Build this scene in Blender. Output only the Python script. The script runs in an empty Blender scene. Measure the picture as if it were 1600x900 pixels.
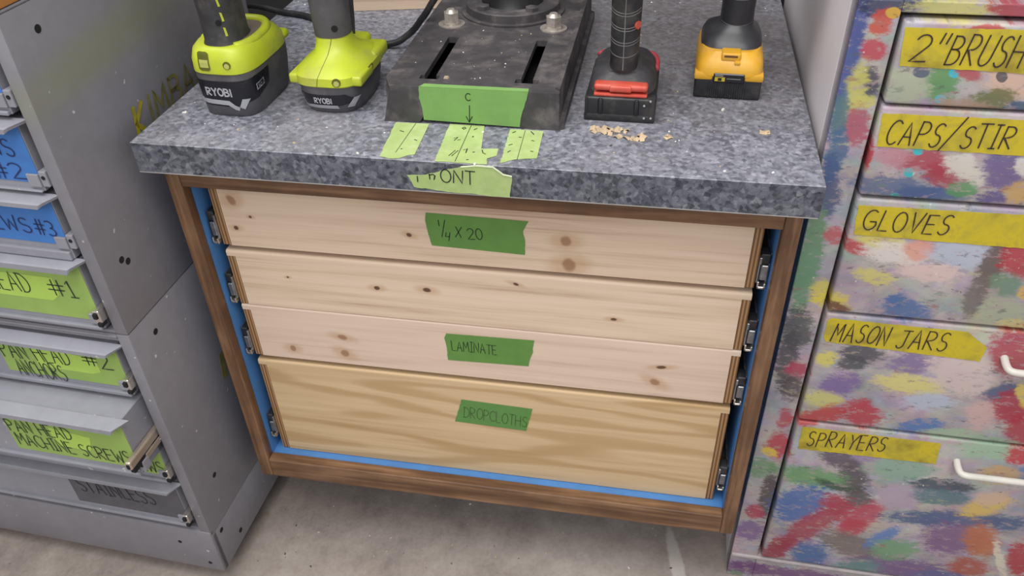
import bpy, bmesh, math, random
from mathutils import Vector, Matrix
random.seed(7)
C = bpy.context.scene.collection
SC = bpy.context.scene
# ------------------------------------------------------------ camera, world, lights, exposure
ZB = 0.1487            # height of the wooden cabinet's bottom above the floor
cam_data = bpy.data.cameras.new('camera')
cam_data.sensor_fit = 'HORIZONTAL'; cam_data.sensor_width = 36.0
cam_data.lens = 1275.9635 / 1600.0 * 36.0
cam_data.clip_start = 0.02
cam = bpy.data.objects.new('camera', cam_data); C.objects.link(cam)
_r = Vector((0.9842961642, 0.1744296707, -0.0271173574))
_u = Vector((-0.0855296386, 0.6056309535, 0.7911357843))
_f = Vector((-0.1544206659, 0.7763925800, -0.6110391311))
_m = Matrix(((_r.x, _u.x, -_f.x, 0.5437921834), (_r.y, _u.y, -_f.y, -0.7297188183), (_r.z, _u.z, -_f.z, 0.9767827595 + ZB), (0, 0, 0, 1)))
cam.matrix_world = _m
SC.camera = cam
world = bpy.data.worlds.new('world'); SC.world = world; world.use_nodes = True
world.node_tree.nodes['Background'].inputs[0].default_value = (0.95, 0.97, 1.0, 1)
world.node_tree.nodes['Background'].inputs[1].default_value = 0.76
def area(name, loc, target, sx, sy, power, col):
    l = bpy.data.lights.new(name, 'AREA'); l.shape = 'RECTANGLE'; l.size = sx; l.size_y = sy; l.energy = power; l.color = col
    o = bpy.data.objects.new(name, l); C.objects.link(o); o.location = loc
    o.rotation_euler = (Vector(target) - Vector(loc)).to_track_quat('-Z', 'Y').to_euler()
    return o
area('ceiling_lamp_near', (0.1, -0.65, 2.75), (0.3, -0.35, 0.0), 2.6, 1.2, 72, (1.0, 0.98, 0.95))
area('ceiling_lamp_far', (0.3, -3.0, 2.75), (0.3, -0.2, 0.5), 2.4, 1.0, 30, (1.0, 0.98, 0.95))
SC.view_settings.view_transform = 'Standard'; SC.view_settings.look = 'None'
SC.view_settings.exposure = 0.0; SC.view_settings.gamma = 1.0; SC.view_settings.use_curve_mapping = False

# ------------------------------------------------------------ object helpers
def link(name, data=None, parent=None, label=None, cat=None, group=None, kind=None, loc=None, rot=None):
    o = bpy.data.objects.new(name, data); C.objects.link(o)
    if parent is not None: o.parent = parent
    if loc is not None: o.location = loc
    if rot is not None: o.rotation_euler = rot
    for k, v in (('label', label), ('category', cat), ('group', group), ('kind', kind)):
        if v: o[k] = v
    return o
def thing(name, label, cat, loc=(0, 0, 0), rz=0.0, group=None):
    return link(name, None, None, label, cat, group, None, loc, (0, 0, rz))
def obj(name, bm, mats, parent=None, smooth=False, **kw):
    me = bpy.data.meshes.new(name)
    bm.to_mesh(me); bm.free()
    for m in (mats if isinstance(mats, (list, tuple)) else [mats]): me.materials.append(m)
    if smooth:
        for p in me.polygons: p.use_smooth = True
        if smooth == 'auto':
            me.set_sharp_from_angle(angle=math.radians(38))
    return link(name, me, parent, **kw)
def nb(): return bmesh.new()
def box(bm, x0, x1, y0, y1, z0, z1, bev=0.0, seg=2, mi=0):
    n0 = set(bm.faces)
    vs = [bm.verts.new(p) for p in ((x0,y0,z0),(x1,y0,z0),(x1,y1,z0),(x0,y1,z0),(x0,y0,z1),(x1,y0,z1),(x1,y1,z1),(x0,y1,z1))]
    fs = [bm.faces.new([vs[i] for i in q]) for q in ((3,2,1,0),(4,5,6,7),(0,1,5,4),(1,2,6,5),(2,3,7,6),(3,0,4,7))]
    if bev > 0:
        es = list({e for f in fs for e in f.edges})
        bmesh.ops.bevel(bm, geom=es, offset=bev, segments=seg, affect='EDGES', profile=0.5)
    for f in bm.faces:
        if f not in n0: f.material_index = mi
    return bm
def prism(bm, poly, axis_map, a, b, mi=0):
    """extrude a 2-D polygon between offsets a and b; axis_map(u, v, w) -> 3-D point"""
    v0 = [bm.verts.new(axis_map(u, v, a)) for u, v in poly]; v1 = [bm.verts.new(axis_map(u, v, b)) for u, v in poly]
    n = len(poly); fs = [bm.faces.new(v0[::-1]), bm.faces.new(v1)]
    for i in range(n): fs.append(bm.faces.new((v0[i], v0[(i+1) % n], v1[(i+1) % n], v1[i])))
    bmesh.ops.recalc_face_normals(bm, faces=fs)
    for f in fs: f.material_index = mi
    return bm
def loft(bm, secs, n=40, mi=0, axis='z'):
    """secs: (cx, cy, z, rx, ry, p) superellipse outlines stacked upwards and capped"""
    rings = []
    for cx, cy, z, rx, ry, p in secs:
        ring = []
        for i in range(n):
            t = 2 * math.pi * i / n; c, s = math.cos(t), math.sin(t)
            x = cx + rx * math.copysign(abs(c) ** (2 / p), c); y = cy + ry * math.copysign(abs(s) ** (2 / p), s)
            ring.append(bm.verts.new((x, y, z) if axis == 'z' else (x, z, y)))
        rings.append(ring)
    fs = []
    for a, b in zip(rings, rings[1:]):
        for i in range(n): fs.append(bm.faces.new((a[i], a[(i+1) % n], b[(i+1) % n], b[i])))
    fs.append(bm.faces.new(rings[0][::-1])); fs.append(bm.faces.new(rings[-1]))
    if axis != 'z': bmesh.ops.reverse_faces(bm, faces=fs)
    for f in fs: f.material_index = mi
    return bm
def disc(bm, c, nrm, r, h, n=20, mi=0, r2=None):
    """short cylinder (or cone) standing on c along nrm"""
    nrm = Vector(nrm).normalized(); a = nrm.orthogonal().normalized(); b = nrm.cross(a); c = Vector(c); r2 = r if r2 is None else r2
    v0 = [bm.verts.new(c + r * (math.cos(2*math.pi*i/n) * a + math.sin(2*math.pi*i/n) * b)) for i in range(n)]
    v1 = [bm.verts.new(c + nrm * h + r2 * (math.cos(2*math.pi*i/n) * a + math.sin(2*math.pi*i/n) * b)) for i in range(n)]
    fs = [bm.faces.new(v0[::-1]), bm.faces.new(v1)] + [bm.faces.new((v0[i], v0[(i+1) % n], v1[(i+1) % n], v1[i])) for i in range(n)]
    for f in fs: f.material_index = mi
def spline(pts, k=8):
    P = [Vector(p) for p in pts]; out = []
    for i in range(len(P) - 1):
        p0, p1, p2, p3 = P[max(i-1, 0)], P[i], P[i+1], P[min(i+2, len(P)-1)]
        for j in range(k):
            t = j / k
            out.append(0.5 * ((2*p1) + (p2-p0)*t + (2*p0-5*p1+4*p2-p3)*t*t + (3*p1-p0-3*p2+p3)*t**3))
    return out + [P[-1]]
def tube(bm, pts, r, n=12, mi=0):
    pts = [Vector(p) for p in pts]; rings = []; prev = None
    for i, p in enumerate(pts):
        d = (pts[min(i+1, len(pts)-1)] - pts[max(i-1, 0)]).normalized()
        a = d.orthogonal().normalized() if prev is None else (prev - d * prev.dot(d)).normalized()
        prev = a; b = d.cross(a)
        rr = r(i / (len(pts)-1)) if callable(r) else r
        rings.append([bm.verts.new(p + rr * (math.cos(2*math.pi*k/n)*a + math.sin(2*math.pi*k/n)*b)) for k in range(n)])
    fs = [bm.faces.new(rings[0][::-1]), bm.faces.new(rings[-1])]
    for A, B in zip(rings, rings[1:]):
        for k in range(n): fs.append(bm.faces.new((A[k], A[(k+1) % n], B[(k+1) % n], B[k])))
    for f in fs: f.material_index = mi
    return bm

# ------------------------------------------------------------ hand lettering
def arc(cx, cy, rx, ry, a0, a1, n=9):
    return [(cx + rx*math.cos(math.radians(a0+(a1-a0)*i/n)), cy + ry*math.sin(math.radians(a0+(a1-a0)*i/n))) for i in range(n+1)]
FONT = {
 'A': (.62, [[(0,0),(.3,1),(.6,0)],[(.12,.36),(.5,.36)]]),
 'B': (.55, [[(0,0),(0,1)],[(0,1)]+arc(.2,.77,.28,.23,80,-90)+[(.05,.54)],[(.05,.54)]+arc(.22,.27,.32,.27,85,-90)+[(0,0)]]),
 'C': (.55, [arc(.34,.5,.34,.5,50,310,12)]),
 'D': (.6, [[(.04,0),(.04,1)],[(-.04,1),(.1,1)]+arc(.15,.5,.45,.5,85,-90,12)+[(0,0)]]),
 'E': (.5, [[(.46,1),(0,1),(0,0),(.48,0)],[(0,.52),(.4,.52)]]),
 'F': (.5, [[(.46,1),(0,1),(0,0)],[(0,.52),(.4,.52)]]),
 'G': (.62, [arc(.36,.5,.36,.5,55,330,12)+[(.64,.42),(.34,.42)]]),
 'H': (.58, [[(0,0),(0,1)],[(.55,0),(.55,1)],[(0,.5),(.55,.5)]]),
 'I': (.3, [[(.15,0),(.15,1)],[(0,1),(.3,1)],[(0,0),(.3,0)]]),
 'i': (.12, [[(.06,0),(.06,1)]]),
 'J': (.55, [[(.1,1),(.6,1)],[(.4,1),(.4,.25)]+arc(.2,.22,.2,.22,0,-160,7)]),
 'K': (.55, [[(0,0),(0,1)],[(.5,1),(.02,.45),(.52,0)]]),
 'L': (.48, [[(0,1),(0,0),(.46,0)]]),
 'M': (.68, [[(0,0),(.08,1),(.34,.35),(.6,1),(.68,0)]]),
 'N': (.6, [[(0,0),(.03,1),(.55,0),(.58,1)]]),
 'O': (.62, [arc(.32,.5,.32,.5,100,460,16)]),
 'P': (.52, [[(0,0),(0,1)],[(0,1)]+arc(.2,.74,.3,.26,80,-90)+[(.02,.48)]]),
 'R': (.55, [[(0,0),(0,1)],[(0,1)]+arc(.2,.75,.3,.25,80,-90)+[(.05,.5),(.52,0)]]),
 'S': (.5, [arc(.27,.76,.23,.24,40,250,9)+arc(.25,.26,.25,.26,80,-150,9)]),
 'T': (.55, [[(.28,0),(.28,1)],[(0,1),(.58,1)]]),
 'U': (.56, [[(0,1),(0,.3)]+arc(.27,.28,.27,.28,180,360,8)+[(.54,1)]]),
 'V': (.55, [[(0,1),(.27,0),(.56,1)]]),
 'W': (.75, [[(0,1),(.18,0),(.37,.7),(.56,0),(.75,1)]]),
 'X': (.5, [[(0,0),(.5,1)],[(.02,1),(.46,0)]]),
 'Y': (.55, [[(0,1),(.28,.5),(.56,1)],[(.28,.5),(.26,0)]]),
 '0': (.48, [arc(.25,.5,.25,.5,100,460,16)]),
 '1': (.4, [[(.05,.82),(.2,1),(.2,0)],[(0,0),(.4,0)]]),
 '2': (.5, [arc(.24,.74,.24,.26,160,-35,9)+[(0,0),(.52,.02)]]),
 '3': (.45, [arc(.18,.76,.24,.24,130,-85,8)+arc(.18,.27,.27,.27,85,-135,9)]),
 '4': (.45, [[(.05,.95),(.0,.45),(.42,.5)],[(.44,1),(.38,0)]]),
 '#': (.6, [[(.18,0),(.26,1)],[(.4,0),(.48,1)],[(0,.35),(.58,.35)],[(.05,.66),(.62,.66)]]),
 '/': (.45, [[(0,-.12),(.45,1.1)]]),
 '"': (.35, [[(.05,.7),(.1,1.05)],[(.25,.7),(.3,1.05)]]),
 ' ': (.3, []),
}
def pen(bm, pts3, nrm, w, mi):
    """flat ink stroke along 3-D points that lies on a surface"""
    pts3 = [Vector(p) for p in pts3]
    L, R = [], []
    for i, p in enumerate(pts3):
        N = (nrm[i] if isinstance(nrm, list) else Vector(nrm))
        a = pts3[max(i-1, 0)]; b = pts3[min(i+1, len(pts3)-1)]
        d = b - a
        if d.length < 1e-9: d = Vector((1, 0, 0))
        d.normalize(); s = N.cross(d).normalized()
        k = 1.0
        if 0 < i < len(pts3) - 1:
            d1 = (p - a).normalized(); k = min(1.6, 1.0 / max(0.35, abs(d1.dot(d))))
        q = p
        if i == 0: q = p - d * w * 0.4
        if i == len(pts3) - 1: q = p + d * w * 0.4
        L.append(bm.verts.new(q + s * w * .5 * k)); R.append(bm.verts.new(q - s * w * .5 * k))
    for i in range(len(L) - 1):
        f = bm.faces.new((R[i], R[i+1], L[i+1], L[i])); f.material_index = mi
def write(bm, text, p0, p1, h, mp, w=.0011, mi=1, slant=.0, gap=.16, jit=.03):
    """letter text from p0 to p1 (2-D on the surface), mp(u, v) -> (point, normal)"""
    tot = sum(FONT[c][0] + gap for c in text) - gap
    ln = math.hypot(p1[0]-p0[0], p1[1]-p0[1]); s = ln / tot
    dx, dy = (p1[0]-p0[0]) / ln, (p1[1]-p0[1]) / ln
    x = 0.0
    rnd = random.Random(text)
    for c in text:
        adv, strokes = FONT[c]
        oy = rnd.uniform(-jit, jit); sy = 1 + rnd.uniform(-jit, jit) * 1.5; rot = rnd.uniform(-jit, jit)
        for st in strokes:
            P, N = [], []
            dense = []
            for a, b in zip(st, st[1:]):
                k = 2 if math.hypot(a[0]-b[0], a[1]-b[1]) > .3 else 1
                dense += [(a[0]+(b[0]-a[0])*j/k, a[1]+(b[1]-a[1])*j/k) for j in range(k)]
            dense.append(st[-1])
            for a, b in dense:
                lx = (x + a) * s + (slant + rot) * b * h; ly = (b * sy + oy) * h
                p, n = mp(p0[0] + dx*lx - dy*ly, p0[1] + dy*lx + dx*ly)
                P.append(p); N.append(n)
            pen(bm, P, N, w, mi)
        x += adv + gap
def flat(O, U, V, N, off):
    O, U, V, N = Vector(O), Vector(U), Vector(V), Vector(N)
    return lambda u, v: (O + U*u + V*v + N*off, N)
def tape(bm, poly, O, U, V, N, off=.0003, th=.0003, mi=0):
    O, U, V, N = Vector(O), Vector(U), Vector(V), Vector(N)
    prism(bm, poly, lambda u, v, w: O + U*u + V*v + N*w, off, off + th, mi)
def torn(poly, amp, step=.004, seed=1, edges=None):
    """jag selected edges of an outline"""
    rnd = random.Random(seed); out = []
    n = len(poly)
    for i in range(n):
        a, b = poly[i], poly[(i+1) % n]; out.append(a)
        if edges is None or i in edges:
            L = math.hypot(b[0]-a[0], b[1]-a[1]); k = int(L / step)
            for j in range(1, k):
                t = j / k; e = rnd.uniform(-amp, amp)
                out.append((a[0]+(b[0]-a[0])*t - (b[1]-a[1])/L*e, a[1]+(b[1]-a[1])*t + (b[0]-a[0])/L*e))
    return out

# ------------------------------------------------------------ materials
def lin(c):
    c = c / 255.0
    return c / 12.92 if c <= .04045 else ((c + .055) / 1.055) ** 2.4
def col(r, g, b, k=1.0): return (lin(r)*k, lin(g)*k, lin(b)*k, 1.0)
class NT:
    def __init__(s, name):
        s.m = bpy.data.materials.new(name); s.m.use_nodes = True; s.t = s.m.node_tree; s.b = s.t.nodes['Principled BSDF']
        s.obj = s.node('ShaderNodeTexCoord').outputs['Object']
    def node(s, typ, **kw):
        n = s.t.nodes.new(typ)
        for k, v in kw.items(): setattr(n, k, v)
        return n
    def put(s, sock, v):
        if isinstance(v, bpy.types.NodeSocket): s.t.links.new(v, sock)
        else: sock.default_value = v
    def mapping(s, vec, loc=(0,0,0), rot=(0,0,0), scale=(1,1,1), typ='POINT'):
        n = s.node('ShaderNodeMapping', vector_type=typ); s.put(n.inputs[0], vec)
        n.inputs['Location'].default_value = loc; n.inputs['Rotation'].default_value = rot; n.inputs['Scale'].default_value = scale
        return n.outputs[0]
    def noise(s, vec, scale, detail=4, rough=.55, dist=0.0):
        n = s.node('ShaderNodeTexNoise'); s.put(n.inputs['Vector'], vec)
        n.inputs['Scale'].default_value = scale; n.inputs['Detail'].default_value = detail; n.inputs['Roughness'].default_value = rough; n.inputs['Distortion'].default_value = dist
        return n.outputs['Fac']
    def voro(s, vec, scale, feature='F1', out='Distance'):
        n = s.node('ShaderNodeTexVoronoi', feature=feature); s.put(n.inputs['Vector'], vec); n.inputs['Scale'].default_value = scale
        return n.outputs[out]
    def math(s, op, a, b=0.0, c=0.0):
        n = s.node('ShaderNodeMath', operation=op); s.put(n.inputs[0], a); s.put(n.inputs[1], b); s.put(n.inputs[2], c)
        return n.outputs[0]
    def rng(s, v, a, b, c=0.0, d=1.0, typ='SMOOTHSTEP'):
        n = s.node('ShaderNodeMapRange', interpolation_type=typ); s.put(n.inputs[0], v)
        for i, x in enumerate((a, b, c, d)): n.inputs[i+1].default_value = x
        return n.outputs[0]
    def mix(s, f, a, b):
        n = s.node('ShaderNodeMix', data_type='RGBA'); s.put(n.inputs['Factor'], f); s.put(n.inputs['A'], a); s.put(n.inputs['B'], b)
        return n.outputs['Result']
    def ramp(s, f, stops):
        n = s.node('ShaderNodeValToRGB'); s.put(n.inputs[0], f); e = n.color_ramp.elements
        e[0].position, e[0].color = stops[0]; e[1].position, e[1].color = stops[-1]
        for p, c in stops[1:-1]:
            x = e.new(p); x.color = c
        return n.outputs[0]
    def plane(s):
        sx = s.node('ShaderNodeSeparateXYZ'); s.put(sx.inputs[0], s.obj)
        cx = s.node('ShaderNodeCombineXYZ'); s.put(cx.inputs[0], sx.outputs[0]); s.put(cx.inputs[1], sx.outputs[2])
        return cx.outputs[0]
    def blob(s, vec, x, y, rx, ry, ang, rag, amp=.5, soft=.25):
        q = s.mapping(vec, (x, y, 0), (0, 0, ang), (rx, ry, 1), 'TEXTURE')
        n = s.node('ShaderNodeVectorMath', operation='LENGTH'); s.put(n.inputs[0], q)
        v = s.math('MULTIPLY_ADD', rag, amp, n.outputs['Value'])
        return s.rng(v, 1.0 + amp*.5 + soft, 1.0 + amp*.5 - soft)
    def done(s, base, rough=.6, metal=0.0, bump=None, bstr=.2, bdist=.001, spec=.5, coat=0):
        s.put(s.b.inputs['Base Color'], base); s.put(s.b.inputs['Roughness'], rough); s.put(s.b.inputs['Metallic'], metal)
        s.b.inputs['Specular IOR Level'].default_value = spec
        if bump is not None:
            n = s.node('ShaderNodeBump'); n.inputs['Strength'].default_value = bstr; n.inputs['Distance'].default_value = bdist
            s.put(n.inputs['Height'], bump); s.t.links.new(n.outputs[0], s.b.inputs['Normal'])
        return s.m
def simple(name, c, rough=.6, metal=0.0, var=.12, scale=40, spec=.5, bstr=.08, dust=None, dk=.3):
    t = NT(name); n = t.noise(t.obj, scale, 5)
    a = tuple(x * (1 - var) for x in c[:3]) + (1,); b = tuple(min(1, x * (1 + var)) for x in c[:3]) + (1,)
    base = t.mix(t.rng(n, .3, .7), a, b)
    if dust:
        d = t.rng(t.noise(t.mapping(t.obj, (3, 1, 2)), scale*.7, 7, .65), .45, .75, 0, dk)
        base = t.mix(d, base, dust)
    return t.done(base, rough, metal, n, bstr, .0006, spec)
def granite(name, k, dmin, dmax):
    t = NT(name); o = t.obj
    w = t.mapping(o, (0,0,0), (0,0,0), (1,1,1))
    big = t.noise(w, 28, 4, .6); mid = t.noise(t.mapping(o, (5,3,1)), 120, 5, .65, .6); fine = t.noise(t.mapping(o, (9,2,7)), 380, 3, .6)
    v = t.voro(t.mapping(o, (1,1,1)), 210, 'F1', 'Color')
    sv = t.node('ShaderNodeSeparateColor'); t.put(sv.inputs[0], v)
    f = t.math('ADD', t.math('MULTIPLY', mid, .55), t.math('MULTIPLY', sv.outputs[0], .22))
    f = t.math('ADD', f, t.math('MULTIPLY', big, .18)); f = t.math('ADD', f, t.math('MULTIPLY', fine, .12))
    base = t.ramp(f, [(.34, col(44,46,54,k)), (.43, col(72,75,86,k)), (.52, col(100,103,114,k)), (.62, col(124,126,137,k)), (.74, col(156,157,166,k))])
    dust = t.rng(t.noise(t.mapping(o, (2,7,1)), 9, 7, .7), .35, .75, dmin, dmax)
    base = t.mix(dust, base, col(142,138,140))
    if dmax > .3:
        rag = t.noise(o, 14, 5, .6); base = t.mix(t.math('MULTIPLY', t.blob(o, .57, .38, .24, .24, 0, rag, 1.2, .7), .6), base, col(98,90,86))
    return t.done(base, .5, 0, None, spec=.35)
GRANITE = granite('laminate_granite_shaded_edge', .62, 0, .08); GRANITE_TOP = granite('dusty_lit_laminate_granite_top', 1.06, .14, .50)  # overhead light in the colour: top copy brighter, edge copy darker; top also dusty
def pine(name, tone, knots, cath=False):
    t = NT(name); p = t.plane()
    n1 = t.noise(t.mapping(p, (tone*3.1, tone*1.7, 0), (0,0,0), (1.6, 46, 1)), 2.0, 6, .6, .3)
    n2 = t.noise(t.mapping(p, (tone*1.3, .4, 0), (0,0,0), (3, 260, 1)), 2.0, 4, .6)
    n3 = t.noise(t.mapping(p, (tone, 2.0, 0), (0,0,0), (1.1, 15, 1)), 2.0, 3, .5, .4)
    f = t.math('ADD', t.math('MULTIPLY', n1, .6), t.math('MULTIPLY', n2, .2)); f = t.math('ADD', f, t.math('MULTIPLY', n3, .3))
    if cath:
        a = t.noise(t.mapping(p, (4.2, 1.1, 0), (0,0,0), (1.1, 9.5, 1)), 1.0, 3, .45, .2)
        s = t.math('SINE', t.math('MULTIPLY', a, 44.0))
        g = t.rng(t.math('ADD', s, t.math('MULTIPLY', n1, .8)), .2, 1.5, 0, .52)
        base = t.ramp(f, [(.33, col(172,144,106)), (.5, col(196,168,130)), (.72, col(208,182,146))])
        base = t.mix(g, base, col(158,124,76))
    else:
        base = t.ramp(f, [(.36, col(168,140,116)), (.47, col(198,173,149)), (.56, col(210,187,163)), (.72, col(218,197,176))])
        if tone == 3: base = t.mix(.35, base, col(206,184,174))
    rag = t.noise(t.mapping(p, (0,0,0), (0,0,0), (1, 2, 1)), 130, 3, .5)
    for (x, z, rx, rz, ang, dark) in knots:
        halo = t.blob(p, x, z, rx*3.2, rz*1.7, ang, rag, .4, .5)
        base = t.mix(t.math('MULTIPLY', halo, .45), base, col(176,132,92))
        core = t.blob(p, x, z, rx, rz, ang, rag, .5, .3)
        base = t.mix(t.math('MULTIPLY', core, .9 if dark else .65), base, col(74,46,28) if dark else col(126,82,50))
    return t.done(base, .55, 0, n1, .04, .0004, .3)
def stained(name, axis):
    t = NT(name); sc = (55, 55, 3) if axis == 'z' else (3, 55, 55)
    n = t.noise(t.mapping(t.obj, (0,0,0), (0,0,0), sc), 1.6, 6, .62, .3); m = t.noise(t.mapping(t.obj, (3,1,2)), 14, 3)
    f = t.math('ADD', t.math('MULTIPLY', n, .75), t.math('MULTIPLY', m, .3))
    base = t.ramp(f, [(.33, col(66,46,33)), (.5, col(100,72,51)), (.70, col(142,108,80))])
    return t.done(base, .42, 0, n, .06, .0004, .4)
STAIN_Z, STAIN_X = stained('stained_pine_upright', 'z'), stained('stained_pine_level', 'x')
def plyedge():
    t = NT('plywood_edge'); sx = t.node('ShaderNodeSeparateXYZ'); t.put(sx.inputs[0], t.obj)
    w = t.noise(t.mapping(t.obj, (0,0,0), (0,0,0), (60, 60, 9)), 2, 4)
    s = t.math('SINE', t.math('ADD', t.math('MULTIPLY', sx.outputs[0], 1500.0), t.math('MULTIPLY', w, 1.6)))
    base = t.ramp(t.rng(s, -1, 1), [(0.0, col(104,74,46)), (.5, col(136,100,64)), (1.0, col(164,126,86))])
    return t.done(base, .6)
PLY = plyedge()
BLUE = simple('blue_paint', col(76,128,188), .5, var=.08, scale=20)
def ink(name, c): return simple(name, c, .7, var=.05)
INK = ink('black_marker', col(26,26,28)); INK_GREEN = ink('green_black_marker', col(18,44,16)); INK_BLUE = ink('navy_marker', col(24,34,80)); INK_FADE = ink('faded_marker', col(62,84,44)); INK_BROWN = ink('brown_black_marker', col(48,36,32))
TAPE_G = simple('green_masking_tape', col(90,132,60), .75, var=.05, scale=60, bstr=.05)
TAPE_G2 = simple('light_green_masking_tape', col(112,152,82), .75, var=.05, scale=60, bstr=.05)
TAPE_Y = simple('yellow_green_masking_tape', col(154,174,108), .75, var=.07, scale=60, dust=col(190,200,160), dk=.4)
ZINC = simple('zinc_steel', col(150,152,156), .35, .85, var=.2, scale=120)
DARKMETAL = simple('dark_steel', col(48,48,52), .5, .5, var=.2)
CHROME = simple('bright_steel', col(205,200,194), .28, .9, var=.1)
BLACK = simple('black_plastic', col(30,30,33), .5, var=.2, scale=60, dust=col(96,90,86), dk=.35)

# ------------------------------------------------------------ the setting
def floor_mat():
    t = NT('concrete'); o = t.obj
    a = t.noise(o, 3.2, 8, .65, .3); b = t.noise(t.mapping(o, (4,1,0)), 22, 7, .7); c = t.noise(o, 160, 3, .6)
    f = t.math('ADD', t.math('MULTIPLY', a, .5), t.math('MULTIPLY', b, .38)); f = t.math('ADD', f, t.math('MULTIPLY', c, .14))
    base = t.ramp(f, [(.34, col(112,102,97)), (.5, col(147,136,128)), (.64, col(168,158,150)), (.78, col(190,182,174))])
    spots = t.rng(t.noise(t.mapping(o, (7,3,0)), 60, 2, .5), .74, .78)
    base = t.mix(t.math('MULTIPLY', spots, .6), base, col(70,62,58))
    rag = t.noise(o, 90, 4, .6)
    base = t.mix(t.math('MULTIPLY', t.blob(o, .6385, .035, .0105, .075, .22, rag, .5, .2), .45), base, col(205,198,192))
    g = t.blob(o, .10, -.14, .03, .014, .2, rag, .8, .5); base = t.mix(t.math('MULTIPLY', g, .35), base, col(120,150,80))
    return t.done(base, .8, 0, b, .25, .002, .25)
bm = nb(); box(bm, -2.0, 2.2, -2.4, .72, -.05, 0.0); obj('floor', bm, floor_mat(), kind='structure')
bm = nb(); box(bm, -2.0, 2.2, .62, .72, 0.0, 2.6); obj('wall_back', bm, simple('shade_darkened_wall', col(40,38,38), .8), kind='structure')  # wall colour kept dark to stand in for shade behind the countertop

# ------------------------------------------------------------ wooden drawer cabinet
FW, FD, RT, TR, DR, WC, HC = .0176, .0167, .036, .5072, .0294, .70, .539
up = (0, 0, ZB)
cab = thing('drawer_cabinet', 'brown-stained wooden cabinet with pale pine drawers and blue inside', 'cabinet')
for x0, x1 in ((0, FW), (WC - FW, WC)):
    bm = nb(); box(bm, x0, x1, 0, FD, 0, HC, .0018, 3); obj('stile', bm, STAIN_Z, cab, loc=up)
bm = nb(); box(bm, FW, WC - FW, 0, FD, 0, RT, .0018, 3); obj('bottom_rail', bm, STAIN_X, cab, loc=up)
bm = nb(); box(bm, FW, WC - FW, 0, FD, TR, HC, .0018, 3); obj('top_rail', bm, STAIN_X, cab, loc=up)
bm = nb()
box(bm, .001, FW, FD, .56, 0, HC); box(bm, WC - FW, WC - .001, FD, .56, 0, HC); box(bm, FW, WC - FW, FD, .55, .014, .0325); box(bm, FW, WC - FW, .545, .56, .0325, HC)
box(bm, FW, WC - FW, FD, .56, HC - .02, HC)
obj('carcass', bm, BLUE, cab, loc=up, label='bright blue painted inside of the cabinet')
bm = nb(); box(bm, .05, WC - .05, .16, .54, -ZB, .014); obj('plinth', bm, simple('dark_board', col(60,50,44), .8), cab, loc=up)
XL, XR, PL, PR = .0292, .6694, .0402, .6590
def grid_pt(x, z): return (x, z)
KN = {0: [(.0559,.4748,.005,.007,.5,0),(.0525,.4353,.003,.003,0,1),(.0751,.453,.0018,.0018,0,1),(.272,.4449,.0032,.0028,-.3,1),(.4566,.453,.006,.0065,0,0),(.4607,.4203,.0075,.009,.2,0)],
      1: [(.2217,.3608,.0038,.003,0,1),(.2862,.3648,.0048,.0034,-.1,1),(.3976,.3856,.0036,.002,-.3,1),(.5159,.3451,.0036,.0022,0,1),(.105,.3655,.0016,.0014,0,1)],
      2: [(.1622,.2721,.0062,.004,-.2,0),(.1612,.2435,.0058,.0058,-.4,0),(.0873,.2431,.004,.005,0,0),(.5779,.2749,.006,.0026,.15,1),(.5721,.2487,.0064,.005,-.5,0)],
      3: []}
ZS = [(.4085, .500), (.3150, .4000), (.2245, .3135), (.0338, .2150)]
DLAB = ['pine drawer front marked with a quarter by twenty tape, topmost', 'plain pine drawer front without any tape', 'pine drawer front with the laminate tape', 'deep yellowish pine drawer front with the dropcloths tape, lowest']
drawers = []
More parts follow.
